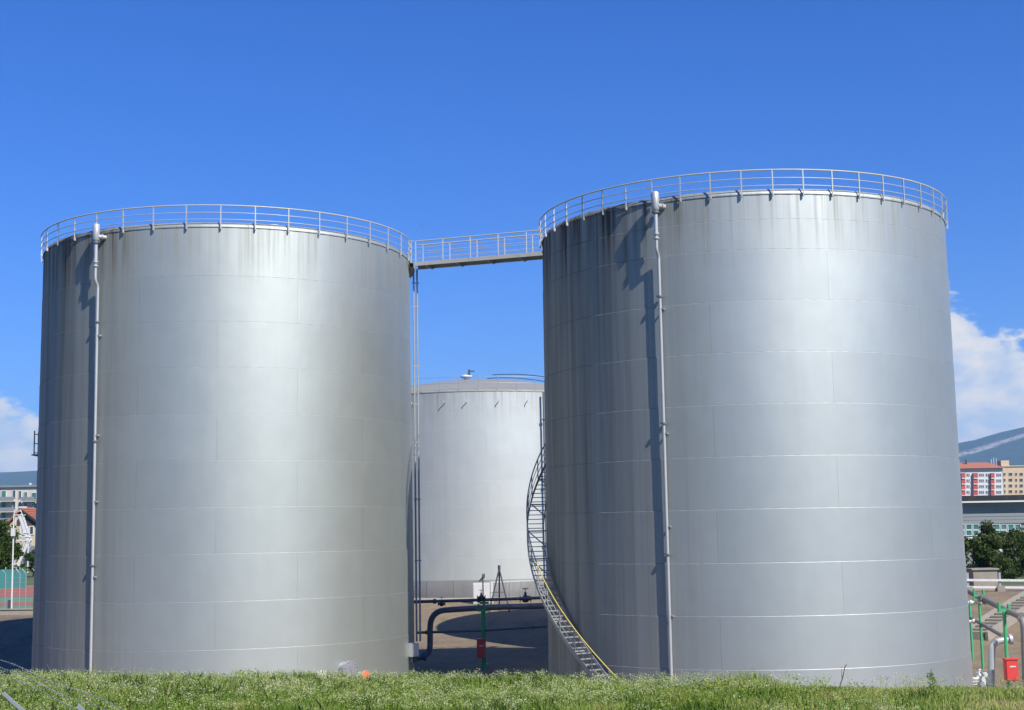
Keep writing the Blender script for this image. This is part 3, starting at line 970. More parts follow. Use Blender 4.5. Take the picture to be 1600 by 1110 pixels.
# heap of white fittings by the tank foot
for k, (px, py, y, ln, ang, r) in enumerate(((1522, 1060, 63.5, .8, 20, .07), (1530, 1066, 62.8, .9, -35, .08), (1538, 1063, 63, .5, 80, .09), (1526, 1070, 62, 1.0, 5, .07), (1541, 1070, 62, .5, 40, .08), (1534, 1058, 64, .6, 110, .06))):
    q = onz(px, py, .12 + .1 * (k % 3))
    q.z = h1(q.x, q.y) + r + .02 + .12 * (k % 3)
    dv = Vector((math.cos(R_(ang)), math.sin(R_(ang)), .12 * ((k % 2) * 2 - 1))) * ln / 2
    root = empty('pipe_fitting', (q.x, q.y, q.z - r))
    tag(root, ('white pipe elbow nearest the right tank in the heap of fittings', 'long white pipe elbow in the middle of the heap of fittings', 'short white pipe elbow standing out of the heap of fittings',
               'longest white pipe elbow at the front of the heap of fittings', 'short white pipe elbow at the right front of the heap of fittings', 'white pipe elbow at the back of the heap of fittings')[k], 'pipe fitting', 'heap of white fittings')
    MB().tube(bend([q - dv, q + dv * .5, q + dv * .6 + Vector((0, 0, .28))], .15, 4), r, 10).build('elbow_pipe', M['white'], root)
    for e, dr in ((q - dv, dv), (q + dv * .6 + Vector((0, 0, .28)), Vector((0, 0, 1)))):
        dn = dr.normalized()
        MB().tube([e - dn * .03, e + dn * .03], r * 1.6, 12).build('flange', M['white'], root)

# ------------------------------------------------------------------ far surroundings, left
def wall_between(mb, x0, x1, z0, z1, y0, y1):
    return mb.box(((x0 + x1) / 2, (y0 + y1) / 2, (z0 + z1) / 2), (x1 - x0, y1 - y0, z1 - z0))
M['plaster'] = paint('pale_plaster', (.50, .46, .40), .8, 0, .2, .3)
M['cream'] = paint('cream_plaster', (.48, .41, .28), .8, 0, .2, .4)
M['beige'] = paint('beige_plaster', (.52, .40, .27), .8, 0, .15, .2)
M['terracotta'] = paint('terracotta_tiles', (.36, .13, .075), .8, 0, .4, 1.2)
M['brickred'] = paint('red_balcony_panel', (.42, .07, .06), .7, 0, .2, .5)
M['teal'] = paint('teal_screen', (.045, .22, .21), .7, 0, .3, .7)
M['wood'] = paint('dark_timber', (.07, .05, .035), .8, 0, .3, 2)
M['black'] = paint('black_fascia', (.012, .012, .014), .5, 0, .2, .5)
M['clad'] = paint('grey_cladding', (.235, .255, .26), .55, .2, .25, .4)
tgl = NT('window_glass')
tgl.put(tgl.b.inputs['Base Color'], (.03, .05, .055)); tgl.b.inputs['Roughness'].default_value = .08
tgl.b.inputs['Specular IOR Level'].default_value = .8
M['glass'] = tgl.m
tgg = NT('green_tinted_glass')
tgg.put(tgg.b.inputs['Base Color'], tgg.mix(tgg.map(tgg.noise(tgg.pos(), .5, 2), .35, .65), (.02, .10, .085), (.05, .19, .17))); tgg.b.inputs['Roughness'].default_value = .12
M['gglass'] = tgg.m

def facade_window(root, wallname, px0, py0, px1, py1, y, glass, frame, d=.12, fr_=.1):
    a, b = at(px0, py0, y), at(px1, py1, y)
    x0, x1, z0, z1 = a.x, b.x, b.z, a.z
    w = MB()
    f = fr_
    for (u0, u1, v0, v1) in ((x0, x1, z1 - f, z1), (x0, x1, z0, z0 + f), (x0, x0 + f, z0 + f, z1 - f), (x1 - f, x1, z0 + f, z1 - f)):
        wall_between(w, u0, u1, v0, v1, y - d, y + .1)
    o = w.build('window', frame, root)
    wall_between(MB(), x0 + f, x1 - f, z0 + f, z1 - f, y - .04, y + .1).build('pane', glass, o)

YA = 400
a, b = at(-120, 764, YA), at(120, 800, YA)
zg = h1(a.x, YA)
apt = empty('apartment_building', ((a.x + b.x) / 2, YA + 8, zg))
tag(apt, 'pale flat roofed apartment block with balconies beyond the left tank', 'building')
wall_between(MB(), a.x, b.x, zg - 1, a.z, YA + .12, YA + 15).build('wall', M['plaster'], apt)
wall_between(MB(), a.x - .4, b.x + .4, a.z, a.z + .55, YA - .5, YA + 15.5).build('roof', M['clad'], apt)
for u0, u1, vtop in ((15, 19, 759), (27, 31, 759), (47.5, 48.5, 755)):
    c0, c1 = at(u0, vtop, YA + 6), at(u1, 764, YA + 6)
    wall_between(MB(), c0.x, c1.x, a.z + .5, c0.z, YA + 5, YA + 6.5).build('chimney', M['white'], apt)
for fl_i in range(3):
    dy = fl_i * 16.5
    for (u0, u1, v0, v1, gm) in ((-22, -14, 768, 781, 'glass'), (-8, -4, 767, 779, 'glass'), (2.5, 9.5, 767, 780, 'gglass'), (20, 24.5, 766, 778, 'glass'), (29.5, 33.5, 767, 779, 'glass'), (37.5, 43, 769, 779, 'gglass'), (49.5, 57, 770, 781, 'gglass'), (64, 70, 769, 781, 'glass')):
        facade_window(apt, 'wall', u0, v0 + dy, u1, v1 + dy, YA, M[gm], M['white'])
    for (u0, u1) in ((-30, 0), (2, 24), (36, 56), (60, 85)):
        c0, c1 = at(u0, 777 + dy, YA), at(u1, 783 + dy, YA)
        wall_between(MB(), c0.x, c1.x, c1.z, c0.z, YA - 1.5, YA - 1.38).build('balcony_panel', M['clad'], apt)
        wall_between(MB(), c0.x, c1.x, c1.z - .2, c1.z, YA - 1.5, YA + .1).build('balcony_slab', M['plaster'], apt)
# hip-roofed house
YH = 205
zg = h1(-60, YH)
x0, x1, xm = at(8, 820, YH).x, at(74, 820, YH).x, at(36, 793, YH).x
ze, zr = at(40, 820, YH).z, at(36, 793, YH).z
hs_ = empty('house', ((x0 + x1) / 2, YH + 4, zg))
tag(hs_, 'cream house with red tiled gable roof beside the left tank', 'house')
MB().add([(x0 + .5, YH, zg - .5), (x1 - .5, YH, zg - .5), (x1 - .5, YH, ze), (xm, YH, zr - .5), (x0 + .5, YH, ze), (x0 + .5, YH + 9, zg - .5), (x1 - .5, YH + 9, zg - .5), (x1 - .5, YH + 9, ze), (xm, YH + 9, zr - .5), (x0 + .5, YH + 9, ze)],
         [(0, 1, 2, 3, 4), (9, 8, 7, 6, 5), (1, 6, 7, 2), (5, 0, 4, 9)]).build('wall', M['cream'], hs_)
for s, xe in ((-1, x0 - .3), (1, x1 + .3)):
    a_, b_ = Vector((xm, YH - .7, zr)), Vector((xe, YH - .7, ze - .35))
    dd = Vector((0, 10.4, 0)); th = Vector((0, 0, .28))
    r_ = MB().add([a_, b_, b_ + dd, a_ + dd, a_ - th, b_ - th, b_ + dd - th, a_ + dd - th], [(0, 1, 2, 3) if s < 0 else (3, 2, 1, 0), (4, 7, 6, 5) if s < 0 else (5, 6, 7, 4), (0, 4, 5, 1), (1, 5, 6, 2), (2, 6, 7, 3)]).build('roof', M['terracotta'], hs_)
    for k in range(1, 9):
        u = a_.lerp(b_, k / 9) + Vector((0, 0, .03))
        MB().bar(u, u + dd, .22, .06).build('tile_row', M['terracotta'], r_)
MB().add([(x0 + 1.2, YH - .08, ze - .1), (x1 - 1.2, YH - .08, ze - .1), (xm, YH - .08, zr - .8)], [(0, 1, 2)]).build('gable_boarding', M['wood'], hs_)
facade_window(hs_, 'wall', 46, 822, 53, 836, YH, M['glass'], M['white'], .1, .12)
facade_window(hs_, 'wall', 36, 822, 42, 836, YH, M['glass'], M['white'], .1, .12)
wall_between(MB(), at(50, 853, YH).x, x1, at(50, 862, YH).z, at(50, 853, YH).z, YH - 1.6, YH + .05).build('awning', M['clad'], hs_)
# white outdoor stair tower
YS = 188
st = empty('outdoor_stair', (at(30, 880, YS).x, YS, h1(-60, YS)))
tag(st, 'white painted outdoor stair with two flights in front of the house', 'staircase')
def flight(p0, p1, nm):
    a_, b_ = at(*p0, YS), at(*p1, YS)
    o = MB().bar(a_, b_, .3, .35).bar(a_ + Vector((0, 1.1, 0)), b_ + Vector((0, 1.1, 0)), .12, .3).build('flight', M['white'], st)
    MB().bar(a_ + Vector((0, 0, .95)), b_ + Vector((0, 0, .95)), .1, .12).build('handrail', M['white'], o)
    for k in range(9):
        q = a_.lerp(b_, (k + .5) / 9)
        MB().box((q.x, q.y + .55, q.z + .1), (.3, 1.0, .06)).build('tread', M['white'], o)
flight((45, 848), (31, 806), 0)
flight((43, 850), (28, 884), 1)
for u, v0, v1 in ((25, 806, 886), (33, 804, 886), (45, 825, 886)):
    q0, q1 = at(u, v0, YS), at(u, v1, YS)
    MB().bar(q0, (q0.x, q0.y, h1(q0.x, YS)), .14, .14).build('post', M['white'], st)
for (u0, u1, v) in ((24, 46, 845), (24, 35, 805)):
    q0, q1 = at(u0, v, YS), at(u1, v, YS)
    MB().box(((q0.x + q1.x) / 2, YS + .5, q0.z), (q1.x - q0.x, 1.4, .12)).build('landing', M['white'], st)
    for dz in (.5, 1.0):
        MB().bar(q0 + Vector((0, -.2, dz)), q1 + Vector((0, -.2, dz)), .07, .07).build('landing_rail', M['white'], st)
# lamp post
YL = 96
q = at(17.5, 965, YL); zg = h1(q.x, YL)
lp_ = empty('lamp_post', (q.x, YL, zg)); tag(lp_, 'tall white lamp post beside the sports court', 'street lamp')
tp = at(17.5, 806, YL)
MB().tube([(q.x, YL, zg - .2), (q.x, YL, tp.z)], [.065, .045], 10).tube(bend([(q.x, YL, tp.z - .3), (q.x, YL, tp.z + .3), (q.x + .5, YL, tp.z + .55)], .3), .045, 8).build('pole', M['white'], lp_)
MB().box((q.x + .6, YL, tp.z + .55), (.5, .2, .1)).build('lamp_head', M['white'], lp_)
MB().box((q.x + .02, YL - .12, at(17.5, 832, YL).z), (.26, .16, .5)).build('sign_box', M['white'], lp_)
MB().box((q.x - .13, YL, zg + .45), (.2, .2, .9)).build('base_box', M['darksteel'], lp_)
# sports court surfaces
def sheet(name, x0, x1, y0, y1, lift, mat, n=10):
    xs, ys = np.linspace(x0, x1, n), np.linspace(y0, y1, n)
    X, Y = np.meshgrid(xs, ys)
    me = grid_mesh(name, X, Y, height(X, Y) + lift)
    me.materials.append(mat)
    o = bpy.data.objects.new(name, me); C.objects.link(o); tag(o, kind='structure')
    return o
M['cgreen'] = paint('court_green', (.10, .22, .13), .9, 0, .25, .4)
M['cred'] = paint('court_red', (.30, .10, .075), .9, 0, .25, .4)
sheet('sports_court', -90, -24, 99, 150, .02, M['cgreen'], 24)
sheet('running_lane', -90, -24, 107, 113, .03, M['cred'])
sheet('running_lane', -90, -24, 124, 150, .03, M['cred'], 14)
# teal windscreen on its fence
tw = empty('windscreen_fence', H(at(20, 918, 142).x, 142)); tag(tw, 'teal fabric windscreen fence behind the sports court', 'fence')
xa, xb = at(-60, 918, 142).x, at(41, 918, 142).x
zt_ = at(20, 890, 142).z
for k in range(6):
    u0, u1 = xa + (xb - xa) * k / 6, xa + (xb - xa) * (k + 1) / 6
    wall_between(MB(), u0 + .05, u1 - .05, h1(u0, 142), zt_, 142, 142.04).build('fabric_panel', M['teal'], tw)
    MB().tube([(u0, 142.1, h1(u0, 142)), (u0, 142.1, zt_ + .25)], .06, 8).build('post', M['galv'], tw)
# wire fence along the crest
wf = empty('wire_fence', H(at(20, 950, 97).x, 97)); tag(wf, 'thin wire fence with bent topped posts before the sports court', 'fence')
for u in (-22, 7.5, 30, 39.5, 56, 80):
    q0 = at(u, 952, 97.5); zg = h1(q0.x, 97.5)
    zt_ = at(u, 897, 97.5).z
    MB().tube([(q0.x, 97.5, zg - .2), (q0.x, 97.5, zt_), (q0.x - .28, 97.5, zt_ + .35)], .02, 6).build('post', M['galv'], wf)
xa, xb = at(-40, 950, 97.5).x, at(100, 950, 97.5).x
zg = h1(-30, 97.5)
for k in range(8):
    z = zg + .15 + k * .31
    MB().tube([(xa, 97.5, z), (xb, 97.5, z)], .008, 4).build('wire', M['galv'], wf)
# low wall at the edge of the yard on the left
q0, q1 = at(-60, 957, 94.4), at(100, 957, 94.4)
lw = MB().box(((q0.x + q1.x) / 2, 94.6, h1(-32, 94.6) + .1), (q1.x - q0.x, .3, .45)).box(((q0.x + q1.x) / 2, 94.6, h1(-32, 94.6) + .36), (q1.x - q0.x, .42, .07)).thing('kerb_wall', M['concrete'], H(-32, 94.6))
tag(lw, 'low concrete kerb wall along the top of the left bank', 'wall')

# ------------------------------------------------------------------ far surroundings, right
YW = 150
a, b = at(1440, 775, YW), at(1720, 775, YW)
zg = h1(a.x, YW)
wh = empty('warehouse', ((a.x + b.x) / 2, YW + 10, zg)); tag(wh, 'long grey clad warehouse with black roof edge at right', 'warehouse')
z = lambda py: at(1550, py, YW).z
wall_between(MB(), a.x, b.x, zg - 1, z(783), YW + .15, YW + 30).build('wall', M['clad'], wh)
wall_between(MB(), a.x - .5, b.x + .5, z(783) + .02, z(774.5), YW - .9, YW + 30.5).build('roof_edge', M['black'], wh)
wall_between(MB(), a.x - .5, b.x + .5, z(785.5), z(783), YW - .95, YW + .12).build('gutter', M['white'], wh)
for k in range(6):
    p0, p1 = 786 + k * 5.4, 786 + (k + 1) * 5.4
    wall_between(MB(), a.x, b.x, z(p1) + .025, z(p0) - .0, YW - .02 - .03 * (k % 2), YW + .12).build('cladding_panel', M['clad'], wh)
for k in range(9):
    for r in range(2):
        facade_window(wh, 'wall', 1497 + k * 10.9 + .4, 819 + r * 9.6, 1497 + (k + 1) * 10.9, 828 + r * 9.6, YW, M['gglass'], M['white'], .1, .06)
c0 = at(1490, 839, YW - .4)
wall_between(MB(), a.x, b.x, z(843), z(839), YW - .6, YW + .1).build('window_ledge', M['white'], wh)
for k in range(5):
    p0 = 845 + k * 9
    wall_between(MB(), a.x, b.x, z(p0 + 9) + .04, z(p0), YW - .05, YW + .12).build('cladding_panel', M['white'] if k in (1,) else M['clad'], wh)
# red and white apartment tower, and its beige neighbour
YT = 740
def tower(px0, px1, ptop, y, depth, wallm, label, name='apartment_tower'):
    a, b = at(px0, ptop, y), at(px1, ptop, y)
    zg = h1(a.x, y)
    r = empty(name, ((a.x + b.x) / 2, y + depth / 2, zg)); tag(r, label, 'building')
    wall_between(MB(), a.x, b.x, zg - 1, a.z, y + .12, y + depth).build('wall', wallm, r)
    return r, a, b
tw1, a, b = tower(1470, 1566, 733, YT, 14, M['white'], 'white apartment tower with red balconies and red roof at right')
# hipped red roof
zr = at(1530, 722, YT).z
MB().add([(a.x - 1, YT - 1.5, a.z), (b.x + 1, YT - 1.5, a.z), (b.x + 1, YT + 16, a.z), (a.x - 1, YT + 16, a.z), (a.x + 6, YT + 7, zr), (b.x - 5, YT + 7, zr)],
         [(0, 1, 5, 4), (1, 2, 5), (2, 3, 4, 5), (3, 0, 4), (3, 2, 1, 0)]).build('roof', M['terracotta'], tw1)
for u, h in ((1509.5, 4), (1549, 5), (1553, 7), (1557, 6)):
    q = at(u, 724, YT + 5)
    MB().box((q.x, YT + 5, q.z + .4), (.7 if h < 5 else .25, .7 if h < 5 else .25, h * .7)).build('chimney', M['wood'] if h < 5 else M['white'], tw1)
for fl_i in range(9):
    dy = fl_i * 9.0
    for (u0, u1) in ((1501, 1507.5), (1519.5, 1527), (1547, 1553)):
        c0, c1 = at(u0, 739.5 + dy, YT), at(u1, 747 + dy, YT)
        o = wall_between(MB(), c0.x, c1.x, c1.z, c0.z, YT - 1.2, YT + .1).build('balcony', M['brickred'], tw1)
        wall_between(MB(), c0.x, c1.x - .3, c1.z - .5, c1.z - .02, YT - 1.6, YT + .1).build('balcony_slab', M['white'], o)
    for (u0, u1, n) in ((1510, 1515.5, 2), (1529.5, 1538, 3), (1540, 1546, 2), (1556.5, 1565, 3)):
        for k in range(n):
            w = (u1 - u0) / n
            facade_window(tw1, 'wall', u0 + k * w + .25, 740 + dy, u0 + (k + 1) * w - .15, 744.5 + dy, YT, M['glass'], M['white'], .1, .12)
tw2, a, b = tower(1566.6, 1680, 729.5, YT + 12, 16, M['beige'], 'beige apartment tower with small dark windows at the right edge')
wall_between(MB(), a.x - .5, b.x + .5, a.z, a.z + .5, YT + 11.6, YT + 29).build('roof', M['beige'], tw2)
c0, c1 = at(1564, 724, YT + 14), at(1577, 729, YT + 14)
wall_between(MB(), c0.x, c1.x, a.z + .5, c0.z + 1.4, YT + 14, YT + 22).build('lift_house', M['beige'], tw2)
for fl_i in range(9):
    dy = fl_i * 9.0
    for (u0, u1) in ((1568, 1571.5), (1576, 1582), (1586, 1589.5), (1593, 1598.5), (1602, 1608), (1614, 1618)):
        facade_window(tw2, 'wall', u0, 739 + dy, u1, 743.5 + dy, YT + 12, M['glass'], M['beige'], .1, .12)

# ------------------------------------------------------------------ hills
az = np.radians(np.linspace(-62, 62, 260))
rr_ = np.concatenate([np.linspace(4200, 8200, 36), np.linspace(8400, 12500, 8)])
AZ, RRr = np.meshgrid(az, rr_)
crest_t = np.interp(np.degrees(az), [-62, -40, -25, -19.8, -18.4, -12, -4, 6, 12, 17.0, 17.8, 18.6, 19.8, 22, 28, 40, 62], [.03, .045, .052, .0455, .0465, .05, .045, .046, .052, .054, .0562, .0595, .0635, .069, .071, .06, .045])
rng = np.random.default_rng(3)
def fbm(x, y, seed, octs=5, f0=1.0):
    g = np.random.default_rng(seed); v = 0; a = 1
    for o in range(octs):
        th = g.uniform(0, 6.28, 3); ph = g.uniform(0, 6.28, 3)
        for k in range(3):
            v = v + a / 3 * np.sin(f0 * (x * np.cos(th[k]) + y * np.sin(th[k])) + ph[k])
        a *= .5; f0 *= 2.1
    return v
t_ = np.clip((RRr - 4200) / 4000, 0, 1)
back = np.clip((RRr - 8200) / 4300, 0, 1)
prof = t_ ** 1.5 * (1 - back * .9)
MX, MY = RRr * np.sin(AZ), RRr * np.cos(AZ)
MZ = CAMZ + crest_t[None, :] * 8200 * prof + fbm(MX, MY, 5, 5, .0016) * 30 * np.sin(np.pi * np.clip(t_, 0, 1)) + fbm(MX, MY, 9, 4, .006) * 7 * t_ - 12 * (1 - t_)
hme = grid_mesh('hills', MX, MY, MZ)
t = NT('wooded_hill')
p = t.pos()
x_, y_, z_ = t.xyz(p)
hn = t.noise(p, .0035, 6, .6)
fn = t.noise(p, .03, 4, .7)
wood = t.mix(t.map(fn, .35, .65), (.020, .032, .016), (.045, .065, .028))
# pale limestone cliff band across the slope of the right-hand hill
zz = t.math('ADD', z_, t.math('MULTIPLY', t.math('SUBTRACT', hn, .5), 60.0))
azx = t.math('ARCTAN2', x_, y_)
zb0 = t.math('ADD', t.math('MULTIPLY', t.math('SUBTRACT', azx, R_(17.8)), 2534.0), 384.0)
band = t.map(t.math('ABSOLUTE', t.math('SUBTRACT', zz, zb0)), 6.0, 24.0, 1.0, 0.0)
band = t.math('MULTIPLY', band, t.map(azx, R_(16), R_(17.5)))
band = t.math('MULTIPLY', band, t.map(fn, .38, .55))
t.put(t.b.inputs['Base Color'], t.mix(band, wood, (.42, .36, .31)))
t.b.inputs['Roughness'].default_value = 1.0
hme.materials.append(t.m)
hh = bpy.data.objects.new('hills', hme); C.objects.link(hh); tag(hh, kind='structure')

# ------------------------------------------------------------------ trees
def leaf_mat(name, c1, c2):
    t = NT(name)
    att = t.n.new('ShaderNodeAttribute'); att.attribute_name = 'tone'
    c = t.mix(att.outputs['Fac'], c1, c2)
    d = t.n.new('ShaderNodeBsdfDiffuse'); tr_ = t.n.new('ShaderNodeBsdfTranslucent'); mx = t.n.new('ShaderNodeMixShader')
    t.l.new(c, d.inputs[0]); t.l.new(c, tr_.inputs[0]); mx.inputs[0].default_value = .32
    t.l.new(d.outputs[0], mx.inputs[1]); t.l.new(tr_.outputs[0], mx.inputs[2])
    t.l.new(mx.outputs[0], t.n['Material Output'].inputs[0])
    return t.m
M['bark'] = paint('bark', (.10, .075, .055), .9, 0, .4, 3)

def poly_soup(name, verts, nper, tone, mat):
    """verts (N, nper, 3) -> one mesh of N separate faces with a per-face tone"""
    N = len(verts)
    me = bpy.data.meshes.new(name)
    me.vertices.add(N * nper); me.vertices.foreach_set('co', verts.reshape(-1).astype(np.float32))
    me.loops.add(N * nper); me.loops.foreach_set('vertex_index', np.arange(N * nper, dtype=np.int32))
    me.polygons.add(N); me.polygons.foreach_set('loop_start', np.arange(0, N * nper, nper, dtype=np.int32))
    me.update()
    at_ = me.attributes.new('tone', 'FLOAT', 'POINT')
    at_.data.foreach_set('value', np.repeat(tone, nper).astype(np.float32))
    me.materials.append(mat)
    return me

def leaf_quads(c, size, g):
    n = len(c)
    u = g.normal(size=(n, 3)); u /= np.linalg.norm(u, axis=1)[:, None]
    w = g.normal(size=(n, 3)); w -= (w * u).sum(1)[:, None] * u; w /= np.linalg.norm(w, axis=1)[:, None]
    s = size * g.uniform(.6, 1.3, (n, 1))
    return np.stack([c - u * s, c + w * s * .5, c + u * s, c - w * s * .5], 1)

def tree(name, label, base, h, rx, nclump, nleaf, lsize, mat, seed, cone=0.0, trunk_h=.3, cat='tree', group=None):
    g = np.random.default_rng(seed)
    base = Vector(base)
    root = empty(name, base); tag(root, label, cat, group)
    tb = MB().tube([(0, 0, -.2), (.02 * h, 0, h * .3), (-.01 * h, .01 * h, h * .62), (0, 0, h * .9)], [h * .035, h * .026, h * .015, h * .004], 8)
    cl = []
    for k in range(nclump):
        zf = trunk_h + (1 - trunk_h) * g.uniform(0.02, 1) ** (.9 + cone)
        prof = (1 - (zf - trunk_h) / (1 - trunk_h)) if cone > 0 else math.sqrt(max(0.05, 1 - ((zf - trunk_h) / (1 - trunk_h) * 2 - .9) ** 2 * .8))
        r = rx * (prof * .95 + .08) * math.sqrt(g.uniform(.25, 1))
        a = g.uniform(0, 6.283)
        cl.append((r * math.cos(a), r * math.sin(a), zf * h))
        if k % 3 == 0:
            z0 = max(h * .15, cl[-1][2] - r * .7)
            tb.tube([(0, 0, z0), (cl[-1][0] * .5, cl[-1][1] * .5, (z0 + cl[-1][2]) / 2 + .03 * h), cl[-1]], [h * .012, h * .008, h * .003], 5)
    tb.build('trunk', M['bark'], root, False)
    cl = np.array(cl)
    per = nleaf // nclump
    cr_ = rx * g.uniform(.16, .34, nclump)
    d = g.normal(size=(nclump, per, 3)); d /= np.linalg.norm(d, axis=2)[..., None]
    d *= g.uniform(.3, 1, (nclump, per, 1)) ** .5
    d[..., 2] *= .75
    pts = (cl[:, None, :] + d * cr_[:, None, None]).reshape(-1, 3)
    tone = np.repeat(g.uniform(0, 1, nclump), per) * .6 + g.uniform(0, .4, len(pts))
    me = poly_soup('crown', leaf_quads(pts, lsize, g), 4, tone, mat)
    o = bpy.data.objects.new('crown', me); C.objects.link(o); o.parent = root
    return root
mdark = leaf_mat('conifer_leaves', (.028, .055, .016), (.12, .155, .05))
mmid = leaf_mat('broad_leaves', (.025, .055, .012), (.085, .13, .03))
q = at(-14, 885, 152)
tree('leafy_tree', 'leafy green tree left of the house at the left edge', H(q.x, 152), 6.6, 2.9, 70, 9000, .16, mmid, 4, trunk_h=.1)
q = at(52, 880, 176)
tree('garden_bush', 'round green bush between the white stair and the left tank', H(q.x, 176), 3.2, 1.2, 24, 2400, .13, mmid, 5, trunk_h=.05, cat='bush')
q = at(-5, 890, 190)
tree('leafy_tree', 'darker leafy tree behind the sports court at the left edge', H(q.x, 190), 5.0, 3.0, 50, 5000, .17, mdark, 8, trunk_h=.1)
for (u, y, h, rx, sd, lab) in ((1547, 112, 4.2, 2.1, 11, 'dark pointed pine bush in front of the warehouse windows'), (1578, 118, 3.7, 2.2, 12, 'dark spreading pine bush right of the pointed one'),
                              (1522, 116, 3.0, 1.9, 13, 'low dark bush half hidden by the right tank'), (1606, 121, 3.4, 2.2, 14, 'dark bush at the right edge before the warehouse')):
    q = at(u, 900, y)
    tree('pine_bush', lab, H(q.x, y), h, rx, 46, 5500, .13, mdark, sd, cone=.35 if sd == 11 else 0, trunk_h=.06, cat='bush', group='bushes on the right bank')

# ------------------------------------------------------------------ foreground bank: grass, wild plants
g = np.random.default_rng(21)
def crest_noise(x, y, s, f): return fbm(x, y, s, 4, f)
NB = 230000
bx = g.uniform(-19.5, 19.5, NB); by = 33.5 + 15.5 * g.uniform(0, 1, NB) ** .75
bx = bx * (by / 46)
lush = np.clip(.55 - bx * .035 + crest_noise(bx, by, 2, .8) * .45, 0.05, 1.2)      # thick on the left, thin and dry at right
tuft = np.exp(-((bx - 7.3) / 1.3) ** 2) * np.clip((by - 42) / 3, 0, 1)               # tall tuft before the right tank
keep = g.uniform(0, 1, NB) < (.45 + .55 * np.clip(lush, 0, 1)) * np.where(by > 47.2, .35, 1)
bx, by, lush, tuft = bx[keep], by[keep], lush[keep], tuft[keep]
n = len(bx)
bz = height(bx, by)
hgt = (.08 + .26 * np.clip(lush, 0, 1)) * g.uniform(.6, 1.5, n) + tuft * g.uniform(.1, .5, n)
hgt = hgt * np.clip(.95 + .55 * crest_noise(bx, by, 91, 2.2), .45, 1.9)
tall = g.uniform(0, 1, n) < .006
hgt = np.where(tall, hgt + g.uniform(.15, .40, n), hgt)
wid = np.where(tall, .006, g.uniform(.008, .017, n))
a = g.uniform(0, 6.283, n)
ln = g.uniform(.05, .55, n) * hgt
la = g.uniform(0, 6.283, n)
base = np.stack([bx, by, bz - .02], 1)
side = np.stack([np.cos(a) * wid, np.sin(a) * wid, np.zeros(n)], 1)
mid = base + np.stack([np.cos(la) * ln * .35, np.sin(la) * ln * .35, hgt * .6], 1)
tip = base + np.stack([np.cos(la) * ln, np.sin(la) * ln, hgt], 1)
V = np.stack([base - side, base + side, mid + side * .7, tip, mid - side * .7], 1)
patch = crest_noise(bx, by, 31, 1.6)
tone = np.clip(.42 + patch * .35 - (lush - .5) * .25 + g.normal(0, .2, n), 0, 1)
tone = np.clip(tone + .22 * np.clip((bx - 4) / 6, 0, 1) * (1 - tuft), 0, 1)
tone = np.where(tall, 1.0, tone)
def grass_mat(name, stops):
    t = NT(name)
    att = t.n.new('ShaderNodeAttribute'); att.attribute_name = 'tone'
    r = t.n.new('ShaderNodeValToRGB')
    els = r.color_ramp.elements
    els[0].position, els[0].color = stops[0][0], (*stops[0][1], 1)
    els[1].position, els[1].color = stops[-1][0], (*stops[-1][1], 1)
    for p_, c_ in stops[1:-1]:
        e = els.new(p_); e.color = (*c_, 1)
    t.l.new(att.outputs['Fac'], r.inputs[0])
    d = t.n.new('ShaderNodeBsdfDiffuse'); tr_ = t.n.new('ShaderNodeBsdfTranslucent'); mx = t.n.new('ShaderNodeMixShader')
    t.l.new(r.outputs[0], d.inputs[0]); t.l.new(r.outputs[0], tr_.inputs[0]); mx.inputs[0].default_value = .35
    t.l.new(d.outputs[0], mx.inputs[1]); t.l.new(tr_.outputs[0], mx.inputs[2])
    t.l.new(mx.outputs[0], t.n['Material Output'].inputs[0])
    return t.m
mg = grass_mat('grass_blades', [(0, (.07, .13, .022)), (.35, (.16, .265, .038)), (.7, (.32, .40, .09)), (1, (.50, .45, .20))])
o = bpy.data.objects.new('grass', poly_soup('grass', V, 5, tone, mg)); C.objects.link(o)
tag(o, 'green meadow grass covering the bank in front of the tanks', 'grass', kind='stuff')

# leafy weeds in clumps
nc = 2200
cx = g.uniform(-19, 19, nc); cy = g.uniform(36, 46.6, nc); cx = cx * cy / 46
dens = np.clip(.62 - cx * .05 + crest_noise(cx, cy, 41, .7) * .5, 0, 1)
k_ = g.uniform(0, 1, nc) < dens
cx, cy = cx[k_], cy[k_]
nc = len(cx); per = 46
off = g.normal(0, 1, (nc, per, 3)) * np.array([.13, .13, .075])
pts = np.stack([cx, cy, height(cx, cy) + g.uniform(.10, .30, nc) + .16 * np.clip(crest_noise(cx, cy, 77, 1.1), 0, 1)], 1)[:, None, :] + off
pts = pts.reshape(-1, 3)
tone = np.clip(np.repeat(g.uniform(.1, .7, nc), per) + g.normal(0, .15, nc * per), 0, 1)
o = bpy.data.objects.new('weed_leaves', poly_soup('weed_leaves', leaf_quads(pts, .034, g), 4, tone, mg)); C.objects.link(o)
tag(o, 'low leafy weeds growing in patches through the grass', 'weeds', kind='stuff')
